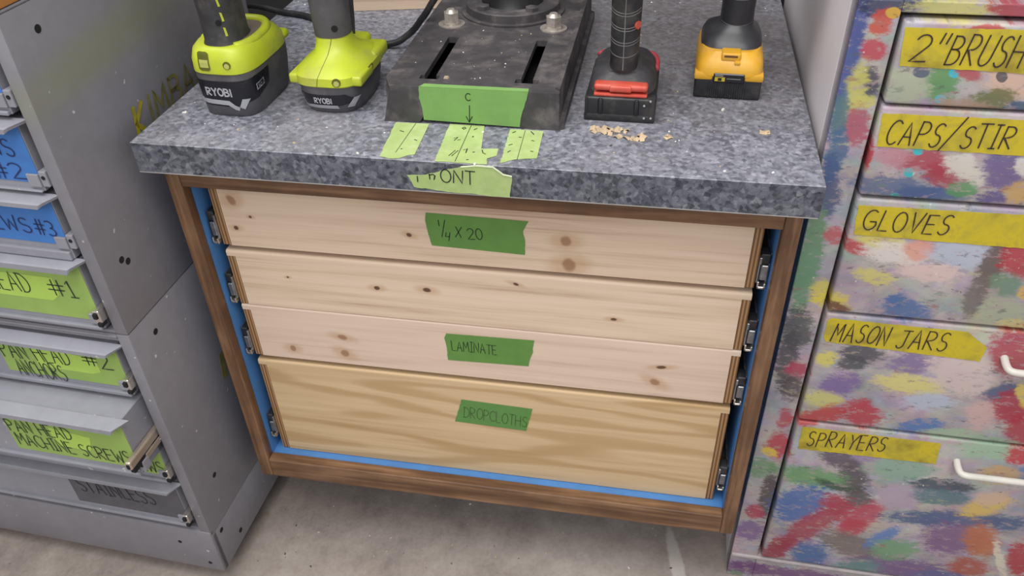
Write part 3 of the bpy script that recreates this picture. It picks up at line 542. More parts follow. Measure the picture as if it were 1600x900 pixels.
# ------------------------------------------------------------ paint-splattered cabinet
PAINT_BLOBS = [
(0.0009, 0.7959, 0.0697, 0.0097, 1.576, 48, 72, 145), (0.0317, 0.8478, 0.0329, 0.0084, 3.111, 45, 52, 88),
(0.0798, 0.8452, 0.0302, 0.0083, 3.105, 190, 182, 105), (0.1266, 0.847, 0.0166, 0.007, 3.041, 165, 48, 60),
(0.0235, 0.8333, 0.0113, 0.0077, 1.655, 200, 72, 52), (0.0311, 0.8416, 0.0066, 0.005, 2.883, 205, 160, 60),
(0.0208, 0.8072, 0.0101, 0.0076, 2.93, 188, 62, 76), (0.0254, 0.7773, 0.0138, 0.0093, 1.938, 66, 66, 76),
(0.0157, 0.7697, 0.0216, 0.0081, 1.6, 192, 186, 92), (0.0253, 0.7574, 0.0093, 0.0065, 3.022, 196, 188, 95),
(0.0239, 0.732, 0.0178, 0.0117, 1.768, 172, 78, 98), (0.007, 0.7396, 0.024, 0.0066, 1.607, 84, 118, 122),
(0.0112, 0.7019, 0.0242, 0.0085, 1.623, 74, 104, 140), (0.0118, 0.6563, 0.029, 0.0113, 1.63, 72, 86, 124),
(0.0097, 0.6823, 0.0161, 0.0062, 1.624, 70, 92, 140), (0.0103, 0.5625, 0.0599, 0.0116, 1.586, 96, 146, 106),
(0.0087, 0.6168, 0.0208, 0.0078, 1.606, 112, 146, 112), (0.0293, 0.6042, 0.0101, 0.0087, 2.119, 186, 84, 92),
(0.0303, 0.5293, 0.0144, 0.0088, 1.721, 206, 192, 86), (0.016, 0.4709, 0.0275, 0.0142, 1.655, 80, 82, 86),
(0.0117, 0.4248, 0.0416, 0.0103, 1.601, 76, 76, 82), (0.0265, 0.4081, 0.0116, 0.0109, 1.885, 178, 58, 84),
(0.0256, 0.3788, 0.0186, 0.0104, 1.756, 84, 70, 76), (0.0269, 0.3222, 0.016, 0.008, 1.591, 176, 72, 88),
(0.0267, 0.2713, 0.0243, 0.0124, 1.565, 186, 54, 68), (0.0192, 0.2572, 0.0092, 0.0072, 2.831, 222, 190, 64),
(0.0119, 0.2248, 0.0182, 0.0156, 3.101, 108, 150, 110), (0.0308, 0.1691, 0.0419, 0.0093, 1.628, 74, 66, 68),
(0.0193, 0.1309, 0.0131, 0.0112, 1.922, 172, 54, 74), (0.0177, 0.0873, 0.02, 0.0183, 1.19, 122, 92, 142),
(0.0273, 0.0022, 0.0225, 0.0113, 3.06, 108, 70, 118), (0.0134, -0.0199, 0.0113, 0.0083, -3.008, 112, 144, 112),
(0.0845, 0.7799, 0.0167, 0.0127, 2.039, 92, 150, 84), (0.0558, 0.7771, 0.0188, 0.0155, 2.629, 172, 180, 152),
(0.0661, 0.7913, 0.0072, 0.0054, 2.919, 96, 104, 120), (0.0939, 0.7915, 0.0048, 0.0039, 2.499, 56, 182, 198),
(0.0893, 0.7664, 0.0053, 0.0042, 2.729, 56, 182, 198), (0.1077, 0.7923, 0.0103, 0.0052, 2.899, 182, 76, 84),
(0.1455, 0.7846, 0.0217, 0.0125, 2.836, 214, 176, 156), (0.1335, 0.7677, 0.0174, 0.0092, -2.933, 108, 112, 66),
(0.1091, 0.7612, 0.0222, 0.0057, 3.106, 170, 140, 122), (0.1591, 0.7624, 0.0107, 0.005, 3.118, 62, 92, 124),
(0.134, 0.7906, 0.0059, 0.0044, 2.222, 104, 96, 96), (0.1092, 0.8334, 0.0156, 0.0022, 3.123, 178, 60, 60),
(0.0972, 0.7013, 0.0284, 0.0109, 3.055, 172, 58, 76), (0.1167, 0.6858, 0.0197, 0.0121, 2.85, 170, 56, 74),
(0.0607, 0.7056, 0.0153, 0.0097, 3.094, 186, 130, 142), (0.1261, 0.7022, 0.0165, 0.0105, 2.433, 208, 202, 192),
(0.1418, 0.6879, 0.0126, 0.0113, -1.677, 206, 198, 186), (0.1678, 0.6971, 0.0209, 0.0166, 2.547, 106, 88, 140),
(0.074, 0.6706, 0.0351, 0.0108, 3.101, 92, 108, 146), (0.1093, 0.667, 0.0299, 0.0066, 3.11, 72, 94, 146),
(0.1343, 0.6735, 0.0128, 0.0079, 3.109, 90, 150, 96), (0.1877, 0.6745, 0.014, 0.0104, 2.903, 202, 160, 92),
(0.1807, 0.703, 0.0103, 0.0063, 2.037, 210, 204, 196), (0.0815, 0.6887, 0.0053, 0.0044, 2.334, 60, 180, 190),
(0.0838, 0.7122, 0.0049, 0.0039, 2.715, 60, 180, 190), (0.0758, 0.6611, 0.0048, 0.0037, 2.987, 60, 180, 190),
(0.0406, 0.7027, 0.0139, 0.0036, 1.602, 188, 42, 52), (0.1624, 0.6679, 0.0115, 0.0058, -3.13, 96, 84, 140),
(0.0735, 0.6054, 0.0216, 0.008, 3.105, 206, 192, 90), (0.0539, 0.5952, 0.0139, 0.0067, 2.742, 184, 50, 60),
(0.0943, 0.5929, 0.0318, 0.0114, 3.107, 212, 200, 194), (0.1148, 0.5999, 0.0138, 0.0112, 2.947, 214, 146, 126),
(0.156, 0.5978, 0.0268, 0.0162, -3.141, 174, 180, 198), (0.1885, 0.5824, 0.0311, 0.0105, 1.577, 98, 80, 76),
(0.2109, 0.5956, 0.0206, 0.0146, 2.11, 178, 46, 58), (0.0793, 0.5608, 0.0188, 0.0083, 2.978, 206, 194, 104),
(0.1317, 0.5719, 0.0279, 0.01, 3.131, 214, 184, 178), (0.2087, 0.5638, 0.0148, 0.0122, 2.461, 108, 138, 112),
(0.2293, 0.556, 0.0081, 0.0058, 2.108, 222, 172, 70), (0.1199, 0.5213, 0.0222, 0.0145, 2.853, 76, 110, 164),
(0.1091, 0.5326, 0.0096, 0.0084, 2.581, 76, 110, 164), (0.0429, 0.5208, 0.0181, 0.0115, 2.971, 222, 200, 70),
(0.0511, 0.5145, 0.0111, 0.0062, 2.954, 110, 60, 60), (0.2117, 0.5276, 0.0286, 0.0161, -3.098, 168, 174, 146),
(0.1844, 0.5436, 0.0231, 0.0094, 1.604, 118, 108, 106), (0.2396, 0.5104, 0.0193, 0.0087, 3.086, 204, 190, 120),
(0.0906, 0.4506, 0.0211, 0.0118, 3.096, 80, 80, 86), (0.0834, 0.4344, 0.0155, 0.0102, -3.044, 76, 76, 82),
(0.0538, 0.4382, 0.0107, 0.01, 2.935, 214, 200, 84), (0.148, 0.4429, 0.023, 0.0139, -3.053, 128, 104, 150),
(0.0764, 0.3988, 0.0203, 0.0147, -2.626, 122, 98, 156), (0.1563, 0.4103, 0.0357, 0.013, 3.065, 214, 200, 116),
(0.0635, 0.3706, 0.0208, 0.0108, -3.137, 202, 196, 112), (0.0708, 0.3449, 0.0332, 0.0123, -2.639, 194, 58, 58),
(0.112, 0.3542, 0.0238, 0.0163, 2.274, 188, 50, 66), (0.1822, 0.3437, 0.024, 0.0113, -2.857, 74, 120, 184),
(0.2019, 0.438, 0.0393, 0.027, 2.292, 204, 182, 178), (0.2449, 0.4738, 0.0316, 0.0186, 1.973, 172, 56, 72),
(0.2504, 0.4138, 0.0224, 0.0091, -2.456, 74, 90, 130), (0.2691, 0.3917, 0.0241, 0.0193, 2.159, 174, 44, 62),
(0.277, 0.4119, 0.0187, 0.0058, 2.084, 222, 196, 92), (0.2916, 0.3542, 0.0271, 0.0146, 1.947, 178, 48, 66),
(0.1813, 0.3857, 0.0236, 0.0128, -3.02, 176, 184, 204), (0.22, 0.3368, 0.0285, 0.0101, -3.065, 160, 188, 156),
(0.241, 0.3762, 0.022, 0.0134, 1.936, 206, 168, 164), (0.1075, 0.268, 0.0243, 0.0142, 2.899, 84, 76, 90),
(0.1268, 0.2336, 0.0234, 0.017, 1.886, 84, 76, 82), (0.1436, 0.1934, 0.0217, 0.0158, 1.914, 78, 80, 80),
(0.0779, 0.2263, 0.0374, 0.0179, 3.084, 98, 150, 92), (0.1061, 0.2163, 0.0224, 0.006, 2.837, 60, 80, 60),
(0.1783, 0.2669, 0.0351, 0.0219, 3.111, 130, 162, 142), (0.2348, 0.243, 0.0335, 0.011, -3.13, 62, 74, 88),
(0.2372, 0.2202, 0.0366, 0.0127, -3.099, 84, 118, 124), (0.2721, 0.321, 0.037, 0.0168, 3.135, 146, 174, 144),
(0.3032, 0.3141, 0.0154, 0.0121, 2.114, 190, 38, 52), (0.1338, 0.2805, 0.0152, 0.011, -2.994, 150, 130, 160),
(0.0736, 0.1686, 0.0394, 0.0278, -2.126, 64, 100, 168), (0.123, 0.1738, 0.0252, 0.0149, 2.297, 172, 56, 76),
(0.0926, 0.1213, 0.0654, 0.0168, -2.07, 166, 58, 76), (0.059, 0.0602, 0.031, 0.0135, -1.965, 156, 50, 70),
(0.1548, 0.1614, 0.0299, 0.0166, -2.136, 186, 70, 88), (0.1472, 0.1311, 0.0216, 0.0142, -2.006, 184, 60, 78),
(0.1567, 0.0949, 0.0426, 0.0203, 2.762, 118, 108, 106), (0.107, 0.058, 0.0281, 0.0208, 1.843, 62, 104, 166),
(0.1901, 0.1208, 0.0277, 0.0094, -2.097, 84, 122, 188), (0.2759, 0.1804, 0.0816, 0.0147, -3.013, 68, 88, 132),
(0.3168, 0.2834, 0.0204, 0.0116, 3.088, 92, 126, 168), (0.2956, 0.2144, 0.0277, 0.0148, -2.351, 214, 178, 84),
(0.2962, 0.2302, 0.0161, 0.0114, -3.008, 206, 172, 150), (0.2796, 0.1392, 0.0357, 0.0282, -2.975, 124, 88, 132),
(0.23, 0.0579, 0.0604, 0.0212, -3.094, 114, 84, 138), (0.2113, 0.0992, 0.0262, 0.0206, -2.906, 112, 158, 116),
(0.1758, 0.0471, 0.0257, 0.0155, -2.873, 100, 140, 140), (0.3106, 0.1438, 0.0318, 0.0181, 1.941, 190, 108, 68),
(0.3694, 0.1148, 0.032, 0.0151, 1.902, 180, 38, 50), (0.3124, 0.0823, 0.0212, 0.0204, 2.428, 176, 82, 66),
(0.3455, 0.1088, 0.0375, 0.0047, 2.011, 214, 204, 182), (0.2872, 0.0524, 0.033, 0.0121, -3.061, 96, 100, 150),
(0.1884, 0.2097, 0.0228, 0.0185, 2.407, 170, 150, 170), (0.1048, -0.0041, 0.108, 0.0146, -3.131, 112, 70, 120),
(0.2933, 0.2762, 0.0213, 0.0144, -3.029, 196, 160, 110)]

def paint(name, z0, z1, x0=.0375, x1=.40):
    t = NT(name); p0 = t.plane()
    n = t.node('ShaderNodeTexNoise'); t.put(n.inputs['Vector'], p0); n.inputs['Scale'].default_value = 38; n.inputs['Detail'].default_value = 5; n.inputs['Roughness'].default_value = .6
    v = t.node('ShaderNodeVectorMath', operation='MULTIPLY_ADD'); t.put(v.inputs[0], n.outputs['Color']); v.inputs[1].default_value = (.011, .009, 0); t.put(v.inputs[2], p0)
    v2 = t.node('ShaderNodeVectorMath', operation='ADD'); t.put(v2.inputs[0], v.outputs[0]); v2.inputs[1].default_value = (-.0055, -.0045, 0)
    p = v2.outputs[0]
    rag = t.noise(t.mapping(p0, (0,0,0), (0,0,.3), (1, 1.9, 1)), 150, 8, .78)
    rag2 = t.noise(t.mapping(p0, (.3,.1,0), (0,0,-.2), (1, 2.2, 1)), 60, 5, .65)
    rg = t.math('ADD', t.math('MULTIPLY', rag, 1.5), t.math('MULTIPLY', rag2, 1.3)); rg = t.math('SUBTRACT', rg, .9)
    a = t.noise(p0, 16, 5, .6, .5); b = t.noise(t.mapping(p0, (2,5,0)), 30, 5, .65)
    base = t.ramp(a, [(.34, col(146,140,146,.86)), (.48, col(168,160,164,.86)), (.58, col(182,174,170,.86)), (.68, col(176,170,150,.86))])
    base = t.mix(t.math('MULTIPLY', t.rng(b, .52, .64), .6), base, col(158,148,170))
    base = t.mix(t.math('MULTIPLY', t.rng(t.noise(t.mapping(p0, (7,1,0)), 22, 5, .65), .58, .68), .5), base, col(196,182,172))
    wn = t.node('ShaderNodeTexNoise'); t.put(wn.inputs['Vector'], t.mapping(p0, (3.3, 8.1, 0), (0, 0, .3), (1, 1.5, 1))); wn.inputs['Scale'].default_value = 20; wn.inputs['Detail'].default_value = 7; wn.inputs['Roughness'].default_value = .68; wn.inputs['Distortion'].default_value = .5
    wc = t.node('ShaderNodeVectorMath', operation='MULTIPLY_ADD'); t.put(wc.inputs[0], wn.outputs['Color']); wc.inputs[1].default_value = (1.5, 1.4, 1.5); wc.inputs[2].default_value = (-.46, -.44, -.45)
    base = t.mix(.22, base, wc.outputs[0])
    for (x, z, r1, r2, ang, R, G, B) in PAINT_BLOBS:
        ca, sa = abs(math.cos(ang)), abs(math.sin(ang)); ex = math.hypot(r1*ca, r2*sa) * 1.5 + .008; ez_ = math.hypot(r1*sa, r2*ca) * 1.5 + .008
        if z + ez_ < z0 or z - ez_ > z1 or x + ex < x0 or x - ex > x1: continue
        small = r1 < .008
        m = t.blob(p0 if small else p, x, z, r1*(1.0 if small else 1.14), r2*(1.0 if small else 1.16), ang, rg, .25 if small else 1.15, .12 if small else .30)
        R, G, B = [.88*v_ + .12*(R+G+B)/3 for v_ in (R, G, B)]
        base = t.mix(m if small else t.math('MULTIPLY', m, .88), base, col(R, G, B, .86))
    for k_, (sx_, thr, op, c3) in enumerate([(34, .57, .55, (168,150,152)), (40, .60, .6, (92,88,92)), (30, .60, .5, (178,172,140)), (36, .61, .55, (150,96,100)), (33, .61, .5, (112,132,124))]):
        q_ = t.noise(t.mapping(p0, (k_*1.7 + .3, k_*.9, 0), (0,0,.4*k_ - .8), (1, 2.4, 1)), sx_, 9, .74)
        base = t.mix(t.rng(q_, thr - .01, thr + .03, 0, op), base, col(*c3, .86))
    fl = t.rng(t.noise(t.mapping(p0, (3,9,0)), 120, 3, .55), .70, .74); base = t.mix(t.math('MULTIPLY', fl, .6), base, col(206,200,194))
    dk = t.rng(t.noise(t.mapping(p0, (13,2,0)), 150, 4, .6), .69, .73); base = t.mix(t.math('MULTIPLY', dk, .7), base, col(70,62,66))
    return t.done(base, .5, 0, rag2, .12, .0012, .35)
PXW, PYW, PRW, PZW = .7124, .0378, -.01526, -.0259
fil = thing('filing_cabinet', 'paint-splattered metal cabinet with yellow labels right of the wooden cabinet', 'cabinet', (PXW, PYW, -PZW), PRW)
PW, PD, PH = .60, .52, .853
WHITE = simple('white_painted_steel', col(214,208,212), .5, var=.05, scale=7)
EDGE = simple('worn_light_paint', col(176,168,170), .45, var=.12, scale=50)
bm = nb(); box(bm, 0, PW, .03, PD, PZW, PH, .002, 2); box(bm, 0, .002, .0015, .03, PZW, PH); box(bm, PW - .002, PW, .0015, .03, PZW, PH)
obj('body', bm, WHITE, fil)
bm = nb(); box(bm, .0, .0375, 0, .0305, PZW, PH, .0012, 2); bmesh.ops.bisect_plane(bm, geom=bm.verts[:]+bm.edges[:]+bm.faces[:], plane_co=(0,0,.43), plane_no=(0,0,1))
for f in bm.faces: f.material_index = 1 if f.calc_center_median().z > .43 else 0
o = obj('front_stile', bm, [paint('paint_stile_low', -.04, .43, -.01, .0375), paint('paint_stile_high', .43, .86, -.01, .0375)], fil)
bm = nb(); box(bm, PW - .0375, PW, 0, .0305, PZW, PH, .0012, 2); obj('front_stile', bm, EDGE, fil)
bm = nb(); box(bm, .0375, PW - .0375, 0, .0305, .842, PH, .0012, 2); obj('top_rail', bm, paint('paint_top_rail', .83, .86), fil)
bm = nb(); box(bm, .0375, PW - .0375, 0.0, .0305, PZW, .0330, .0012, 2); obj('bottom_rail', bm, paint('paint_bottom_rail', -.04, .04), fil)
bm = nb(); box(bm, .0, PW, -.0035, .001, .0255, .0315, .0015, 2); obj('trim_strip', bm, EDGE, fil)
TAPE_YEL = None
def yel(name):
    t = NT(name); a = t.noise(t.obj, 26, 5, .6, .4); b = t.noise(t.mapping(t.obj, (4,1,2)), 110, 4, .65)
    base = t.ramp(a, [(.32, col(140,124,40)), (.46, col(172,156,48)), (.56, col(188,168,38)), (.68, col(162,146,56))])
    base = t.mix(t.math('MULTIPLY', t.rng(b, .60, .70), .35), base, col(140,116,60))
    sp = t.rng(t.noise(t.mapping(t.obj, (8,8,8)), 120, 2), .74, .77); base = t.mix(t.math('MULTIPLY', sp, .8), base, col(228,216,180))
    return t.done(base, .5, 0, b, .05, .0005, .35)
TAPE_YEL = yel('yellow_label_tape')
FL = -.007
FO_ = (0, FL, 0); pm = flat(FO_, UX, VZ, NF, .0012)
DF = [(.7590, .8375, [(.0421,.8318),(.0460,.7964),(.155,.7945),(.20,.795),(.20,.8340),(.1401,.8336)], [('2"', (.0525,.8010), (.0800,.8010), .0260), ('BRUSH', (.0830,.8000), (.1440,.7995), .0270), ('E', (.1500,.7990), (.1590,.7990), .0270)], 'drawer labelled two inch brush, topmost'),
      (.6595, .7560, [(.0430,.7495),(.0455,.7149),(.1792,.7145),(.22,.7150),(.22,.7510),(.1673,.7507)], [('CAPS', (.0510,.7190), (.0985,.7190), .0245), ('/', (.1015,.7190), (.1140,.7190), .0290), ('STIR', (.1180,.7195), (.1620,.7210), .0235)], 'drawer labelled caps and stir'),
      (.5080, .6555, [(.0435,.6480),(.0463,.6124),(.2117,.6117),(.2190,.6130),(.2150,.6505),(.2001,.6506)], [('GLOVES', (.0520,.6195), (.1340,.6215), .0240)], 'drawer labelled gloves'),
      (.3320, .5040, [(.0440,.4950),(.0446,.4700),(.0480,.4634),(.2155,.4569),(.2165,.4781),(.2050,.4870),(.1914,.4975),(.0480,.4985)], [('MASON', (.0525,.4660), (.1120,.4670), .0270), ('JARS', (.1230,.4660), (.1750,.4680), .0265)], 'drawer labelled mason jars'),
      (.0400, .3280, [(.0492,.3202),(.0503,.2794),(.2166,.2818),(.2124,.3192)], [('SPRAYERS', (.0590,.2870), (.1510,.2935), .0265)], 'drawer labelled sprayers, lowest')]
HANDLE_Z = [.800, .712, .600, .463, .2892]
HW = simple('white_enamel', col(196,192,184), .4, var=.06)
for i, (z0, z1, poly, texts, lb) in enumerate(DF):
    bm = nb(); box(bm, .0415, PW - .0415, FL, .028, z0, z1, .0030, 3)
    d = obj('drawer', bm, paint('paint_drawer_%d' % (i+1), z0, z1), fil, 'auto', label='paint-splattered ' + lb)
    bm = nb(); tape(bm, torn(poly, .0004, .005, i), FO_, UX, VZ, NF)
    for tx, p0, p1, h in texts: write(bm, tx, p0, p1, h, pm, .0014, 1, .12, .22, .04)
    obj('label_tape', bm, [TAPE_YEL, INK_BROWN], d)
    hz = HANDLE_Z[i]; bm = nb()
    pts = spline([(.2385, FL + .001, hz + .003), (.2385, FL - .010, hz + .001), (.2405, FL - .0175, hz), (.2470, FL - .0205, hz), (.262, FL - .0205, hz), (.310, FL - .0205, hz), (.338, FL - .0205, hz), (.3530, FL - .0205, hz), (.3595, FL - .0175, hz), (.3615, FL - .010, hz + .001), (.3615, FL + .001, hz + .003)], 5)
    tube(bm, pts, .0042, 14); obj('handle', bm, HW, d, True, label='white bent-wire handle')
# ------------------------------------------------------------ things standing on the countertop
ZW = ZB + ZT
# drill press: slotted cast base, round column on a bolted flange
IRON = simple('dusty_black_cast_iron', col(60,57,60), .66, var=.22, scale=45, dust=col(116,108,106), dk=.7, bstr=.25)
IRON_DARK = simple('black_column_paint', col(24,24,27), .4, var=.15)
dp = thing('drill_press', 'black cast iron drill press base bolted to the middle of the grey countertop', 'drill press', (0, 0, ZW))
bm = nb(); H1_, H0_ = .042, .0350
xs = [.250, .2875, .2912, .3045, .3090, .3930, .3985, .4115, .4185, .444]; ys = [.058, .0800, .0900, .2030, .405]
def solid(i, j):
    if j == 1: return i not in (1, 2, 3, 5, 6, 7)
    if j == 2: return i not in (2, 6)
    return True
NX, NY = len(xs)-1, len(ys)-1
vv = {}
def V(i, j, z):
    k = (i, j, z)
    if k not in vv: vv[k] = bm.verts.new((xs[i] + (.0105 if (i == 0 and j == 0 and z > .01) else 0), ys[j], z))
    return vv[k]
for i in range(NX):
    for j in range(NY):
        if not solid(i, j): continue
        bm.faces.new((V(i,j,H1_), V(i+1,j,H1_), V(i+1,j+1,H1_), V(i,j+1,H1_))); bm.faces.new((V(i,j+1,H0_), V(i+1,j+1,H0_), V(i+1,j,H0_), V(i,j,H0_)))
        for (di, dj, a, b) in ((-1,0,(i,j+1),(i,j)), (1,0,(i+1,j),(i+1,j+1)), (0,-1,(i,j),(i+1,j)), (0,1,(i+1,j+1),(i,j+1))):
            ii, jj = i+di, j+dj
            if 0 <= ii < NX and 0 <= jj < NY and solid(ii, jj): continue
            bm.faces.new((V(*a,H0_), V(*b,H0_), V(*b,H1_), V(*a,H1_)))
yz = lambda x0, x1, pts: prism(bm, pts, lambda u, v, w: Vector((w, u, v)), x0, x1)
# side skirts, front skirt with corner pads and a low arch between them
yz(.4360, .4440, [(.068,.0),(.405,.0),(.405,.0350),(.068,.0350)]); yz(.2500, .2580, [(.075,.0),(.405,.0),(.405,.0350),(.075,.0350)])
prism(bm, [(.2500,0),(.2900,0),(.2950,.008),(.3950,.008),(.4010,0),(.4440,0),(.4440,.0350),(.2592,.0350)], lambda u, v, w: Vector((u, w, v)), .058, .068)
prism(bm, [(.4440,.058),(.4490,.062),(.4490,.40),(.4440,.405)], lambda u, v, w: Vector((u, v, w)), .0, .010)
prism(bm, [(.4385,.070),(.4438,.064),(.4438,.404),(.4385,.404)], lambda u, v, w: Vector((u, v, w)), .0415, .0440)
bmesh.ops.recalc_face_normals(bm, faces=bm.faces)
obj('base', bm, IRON, dp, 'auto')
bm = nb(); box(bm, .262, .434, .070, .40, .0006, .0040); obj('slot_shade_sheet', bm, HOLE, dp)  # black sheet added under the plate to paint the shade inside the slots
CX_, CY_ = .352, .305
bm = nb(); loft(bm, [(CX_,CY_,.0405,.066,.066,2),(CX_,CY_,.0445,.0665,.0665,2)], 56); loft(bm, [(CX_,CY_,.0440,.0600,.0600,2),(CX_,CY_,.0540,.0600,.0600,2),(CX_,CY_,.0552,.0588,.0588,2)], 56); obj('column_flange', bm, IRON, dp, 'auto')
bm = nb(); loft(bm, [(CX_,CY_,.050,.0430,.0430,2),(CX_,CY_,.058,.0380,.0380,2),(CX_,CY_,.075,.0352,.0352,2),(CX_,CY_,.62,.0352,.0352,2)], 48); obj('column', bm, IRON_DARK, dp, 'auto')
for a in (-128, -52, 52, 128):
    bm = nb(); x, y = CX_ + .0495*math.cos(math.radians(a)), CY_ + .0495*math.sin(math.radians(a))
    disc(bm, (x, y, .0548), (0,0,1), .0080, .0050, 6); disc(bm, (x, y, .0595), (0,0,1), .0060, .0012, 16, 0, .0045); obj('flange_bolt', bm, IRON, dp)
NUTM = simple('worn_steel_nut', col(176,168,160), .38, .55, var=.2, scale=200)
for x, y in ((.2850,.2455), (.4130,.2430)):
    bm = nb(); disc(bm, (x, y, H1_), (0,0,1), .0165, .0014, 28); w_ = obj('washer', bm, NUTM, dp, 'auto')
    bm = nb(); disc(bm, (x, y, H1_ + .0014), (0,0,1), .0108, .0022, 24); disc(bm, (x, y, H1_ + .0034), (0,0,1), .0098, .0120, 6); disc(bm, (x, y, H1_ + .0152), (0,0,1), .0078, .0040, 20, 0, .0045); obj('nut', bm, NUTM, dp, 'auto')
CT = (0, .058, 0); cm = flat(CT, UX, VZ, NF, .0010)
bm = nb(); tape(bm, torn([(.2955,.0045),(.4017,.0020),(.4030,.0120),(.4080,.0300),(.4118,.0432),(.2935,.0432),(.2925,.0300),(.2950,.0180)], .0005, .004, 12, (1,2,3,5,6,7)), CT, UX, VZ, NF, .0003, .0004)
tape(bm, [(.2937,.0573),(.4117,.0573),(.4110,.0650),(.2975,.0655)], (0,0,H1_), UX, UY, NZ, .0006, .0004)
write(bm, 'C', (.3440,.0300), (.3490,.0300), .0080, cm, .0010)
pen(bm, [cm(.3478,.0240)[0], cm(.3468,.0050)[0]], NF, .0010, 1); pen(bm, [cm(.3435,.0110)[0], cm(.3465,.0048)[0], cm(.3500,.0112)[0]], NF, .0011, 1)
obj('label_tape', bm, [TAPE_G2, INK_GREEN], dp, label='green tape with the letter C over a down arrow')

# power cord coming over the back left edge, behind the tools and up to the drill press
pts = spline([(-.16,.43,-.05),(-.105,.408,-.012),(-.0608,.394,.0046),(-.0008,.3717,.0046),(.044,.3574,.0046),(.085,.325,.0046),(.130,.282,.0046),(.1813,.2644,.0050),(.2038,.2640,.0085),(.217,.267,.016),(.229,.267,.026),(.242,.259,.042),(.256,.252,.060),(.285,.262,.11),(.296,.275,.20),(.300,.285,.30)], 8)
bm = nb(); tube(bm, pts, .0042, 12); o = obj('power_cord', bm, BLACK, None, True, loc=(0, 0, ZW)); o['label'] = 'black power cord curving behind the lime drill up to the drill press'; o['category'] = 'cord'
# offcut lying at the back
bm = nb(); box(bm, -.085, .085, 0, .10, 0, .030, .0008, 1); o = obj('wood_offcut', bm, pine('tan_offcut', 5, []), None, loc=(.145, .405, ZW), rot=(0,0,.19)); o['label'] = 'pale tan wooden offcut lying at the back of the countertop'; o['category'] = 'wood'

# ---- cordless drills
def front_map(secs, off, x0=0.0):
    """surface point of a lofted superellipse body, seen from its front (-y)"""
    def f(x, z):
        for a, b in zip(secs, secs[1:]):
            if a[2] <= z <= b[2]: break
        t = min(1, max(0, (z - a[2]) / max(1e-6, b[2] - a[2])))
        cx, cy, _, rx, ry, p = [a[i] + (b[i] - a[i]) * t for i in range(6)]
        q = min(.97, abs((x - cx) / rx)); yy = ry * (1 - q ** p) ** (1 / p)
        nx = (q ** (p-1)) / rx * math.copysign(1, x - cx); ny = -((yy / ry) ** (p-1)) / ry
        n = Vector((nx, ny, 0)).normalized()
        return Vector((x, cy - yy, z)) + n * off, n
    return f
def side_map(secs, off):
    """the same, seen from the right (+x): u runs along y"""
    def f(y, z):
        for a, b in zip(secs, secs[1:]):
            if a[2] <= z <= b[2]: break
        t = min(1, max(0, (z - a[2]) / max(1e-6, b[2] - a[2])))
        cx, cy, _, rx, ry, p = [a[i] + (b[i] - a[i]) * t for i in range(6)]
        q = min(.97, abs((y - cy) / ry)); xx = rx * (1 - q ** p) ** (1 / p)
        ny = (q ** (p-1)) / ry * math.copysign(1, y - cy); nx = ((xx / rx) ** (p-1)) / rx
        n = Vector((nx, ny, 0)).normalized()
        return Vector((cx + xx, y, z)) + n * off, n
    return f
def band(bm, mp, top, bot, mi, k=3):
    """patch on a curved surface between two outlines of (u, z) points of equal length"""
    def dense(P):
        out = []
        for a, b in zip(P, P[1:]):
            out += [(a[0]+(b[0]-a[0])*j/k, a[1]+(b[1]-a[1])*j/k) for j in range(k)]
        return out + [P[-1]]
    A, B = dense(top), dense(bot); rows = []
    for r in range(9):
        t = r / 8; rows.append([bm.verts.new(mp(b[0] + (a[0]-b[0])*t, b[1] + (a[1]-b[1])*t)[0]) for a, b in zip(A, B)])
    for vb, va in zip(rows, rows[1:]):
        for i in range(len(va)-1):
            f = bm.faces.new((vb[i], vb[i+1], va[i+1], va[i])); f.material_index = mi
LIME = simple('lime_plastic', col(176,188,44), .42, var=.06, scale=30, dust=col(150,142,96), dk=.5)
LIME_D = simple('lime_plastic_shaded', col(84,90,20), .55)  # darker copy of the lime, with recess shade put into the colour
CHAR = simple('charcoal_plastic', col(50,49,52), .6, var=.15, scale=80, dust=col(108,102,96), dk=.4)
GREYP = simple('mid_grey_plastic', col(80,78,82), .5, var=.12, scale=60, dust=col(120,114,108), dk=.4)
GLOSS = simple('gloss_black_plastic', col(26,27,33), .25, var=.1)
SILVER = simple('silver_print', col(176,176,182), .4, .3, var=.06)
RED = simple('red_plastic', col(186,72,56), .45, var=.08, scale=60, dust=col(190,110,96), dk=.4)
AMBER = simple('yellow_plastic', col(208,156,36), .45, var=.06, scale=50, dust=col(206,160,96), dk=.6)
DUSTY = simple('dusty_recess', col(104,92,84), .85, var=.15)
def upper(root, cx, cy, z, grip, shell, trig):
    """the part of a pistol-grip drill above the hand: motor housing, collar, chuck and trigger"""
    bm = nb(); s = [(cx, z, -.055, .022, .022, 2), (cx, z, -.045, .031, .032, 2.3), (cx, z, .03, .033, .034, 2.3), (cx, z, .075, .030, .031, 2.2), (cx, z, .085, .026, .026, 2)]
    loft(bm, [(a[0], a[1], cy + a[2], a[3], a[4], a[5]) for a in s], 36, 0, 'y'); obj('motor_housing', bm, shell, root, 'auto')
    bm = nb(); loft(bm, [(cx, z, cy + .084, .024, .024, 2), (cx, z, cy + .105, .024, .024, 2)], 32, 0, 'y'); obj('torque_collar', bm, CHAR, root, 'auto')
    bm = nb(); loft(bm, [(cx, z, cy + .104, .0205, .0205, 2), (cx, z, cy + .125, .0205, .0205, 2), (cx, z, cy + .145, .010, .010, 2)], 24, 0, 'y'); obj('chuck', bm, BLACK, root, 'auto')
    bm = nb(); box(bm, cx - .007, cx + .007, cy + .018, cy + .034, z - .062, z - .034, .004, 3); obj('trigger', bm, trig, root, 'auto')
LETTERS = 'RYOBi'
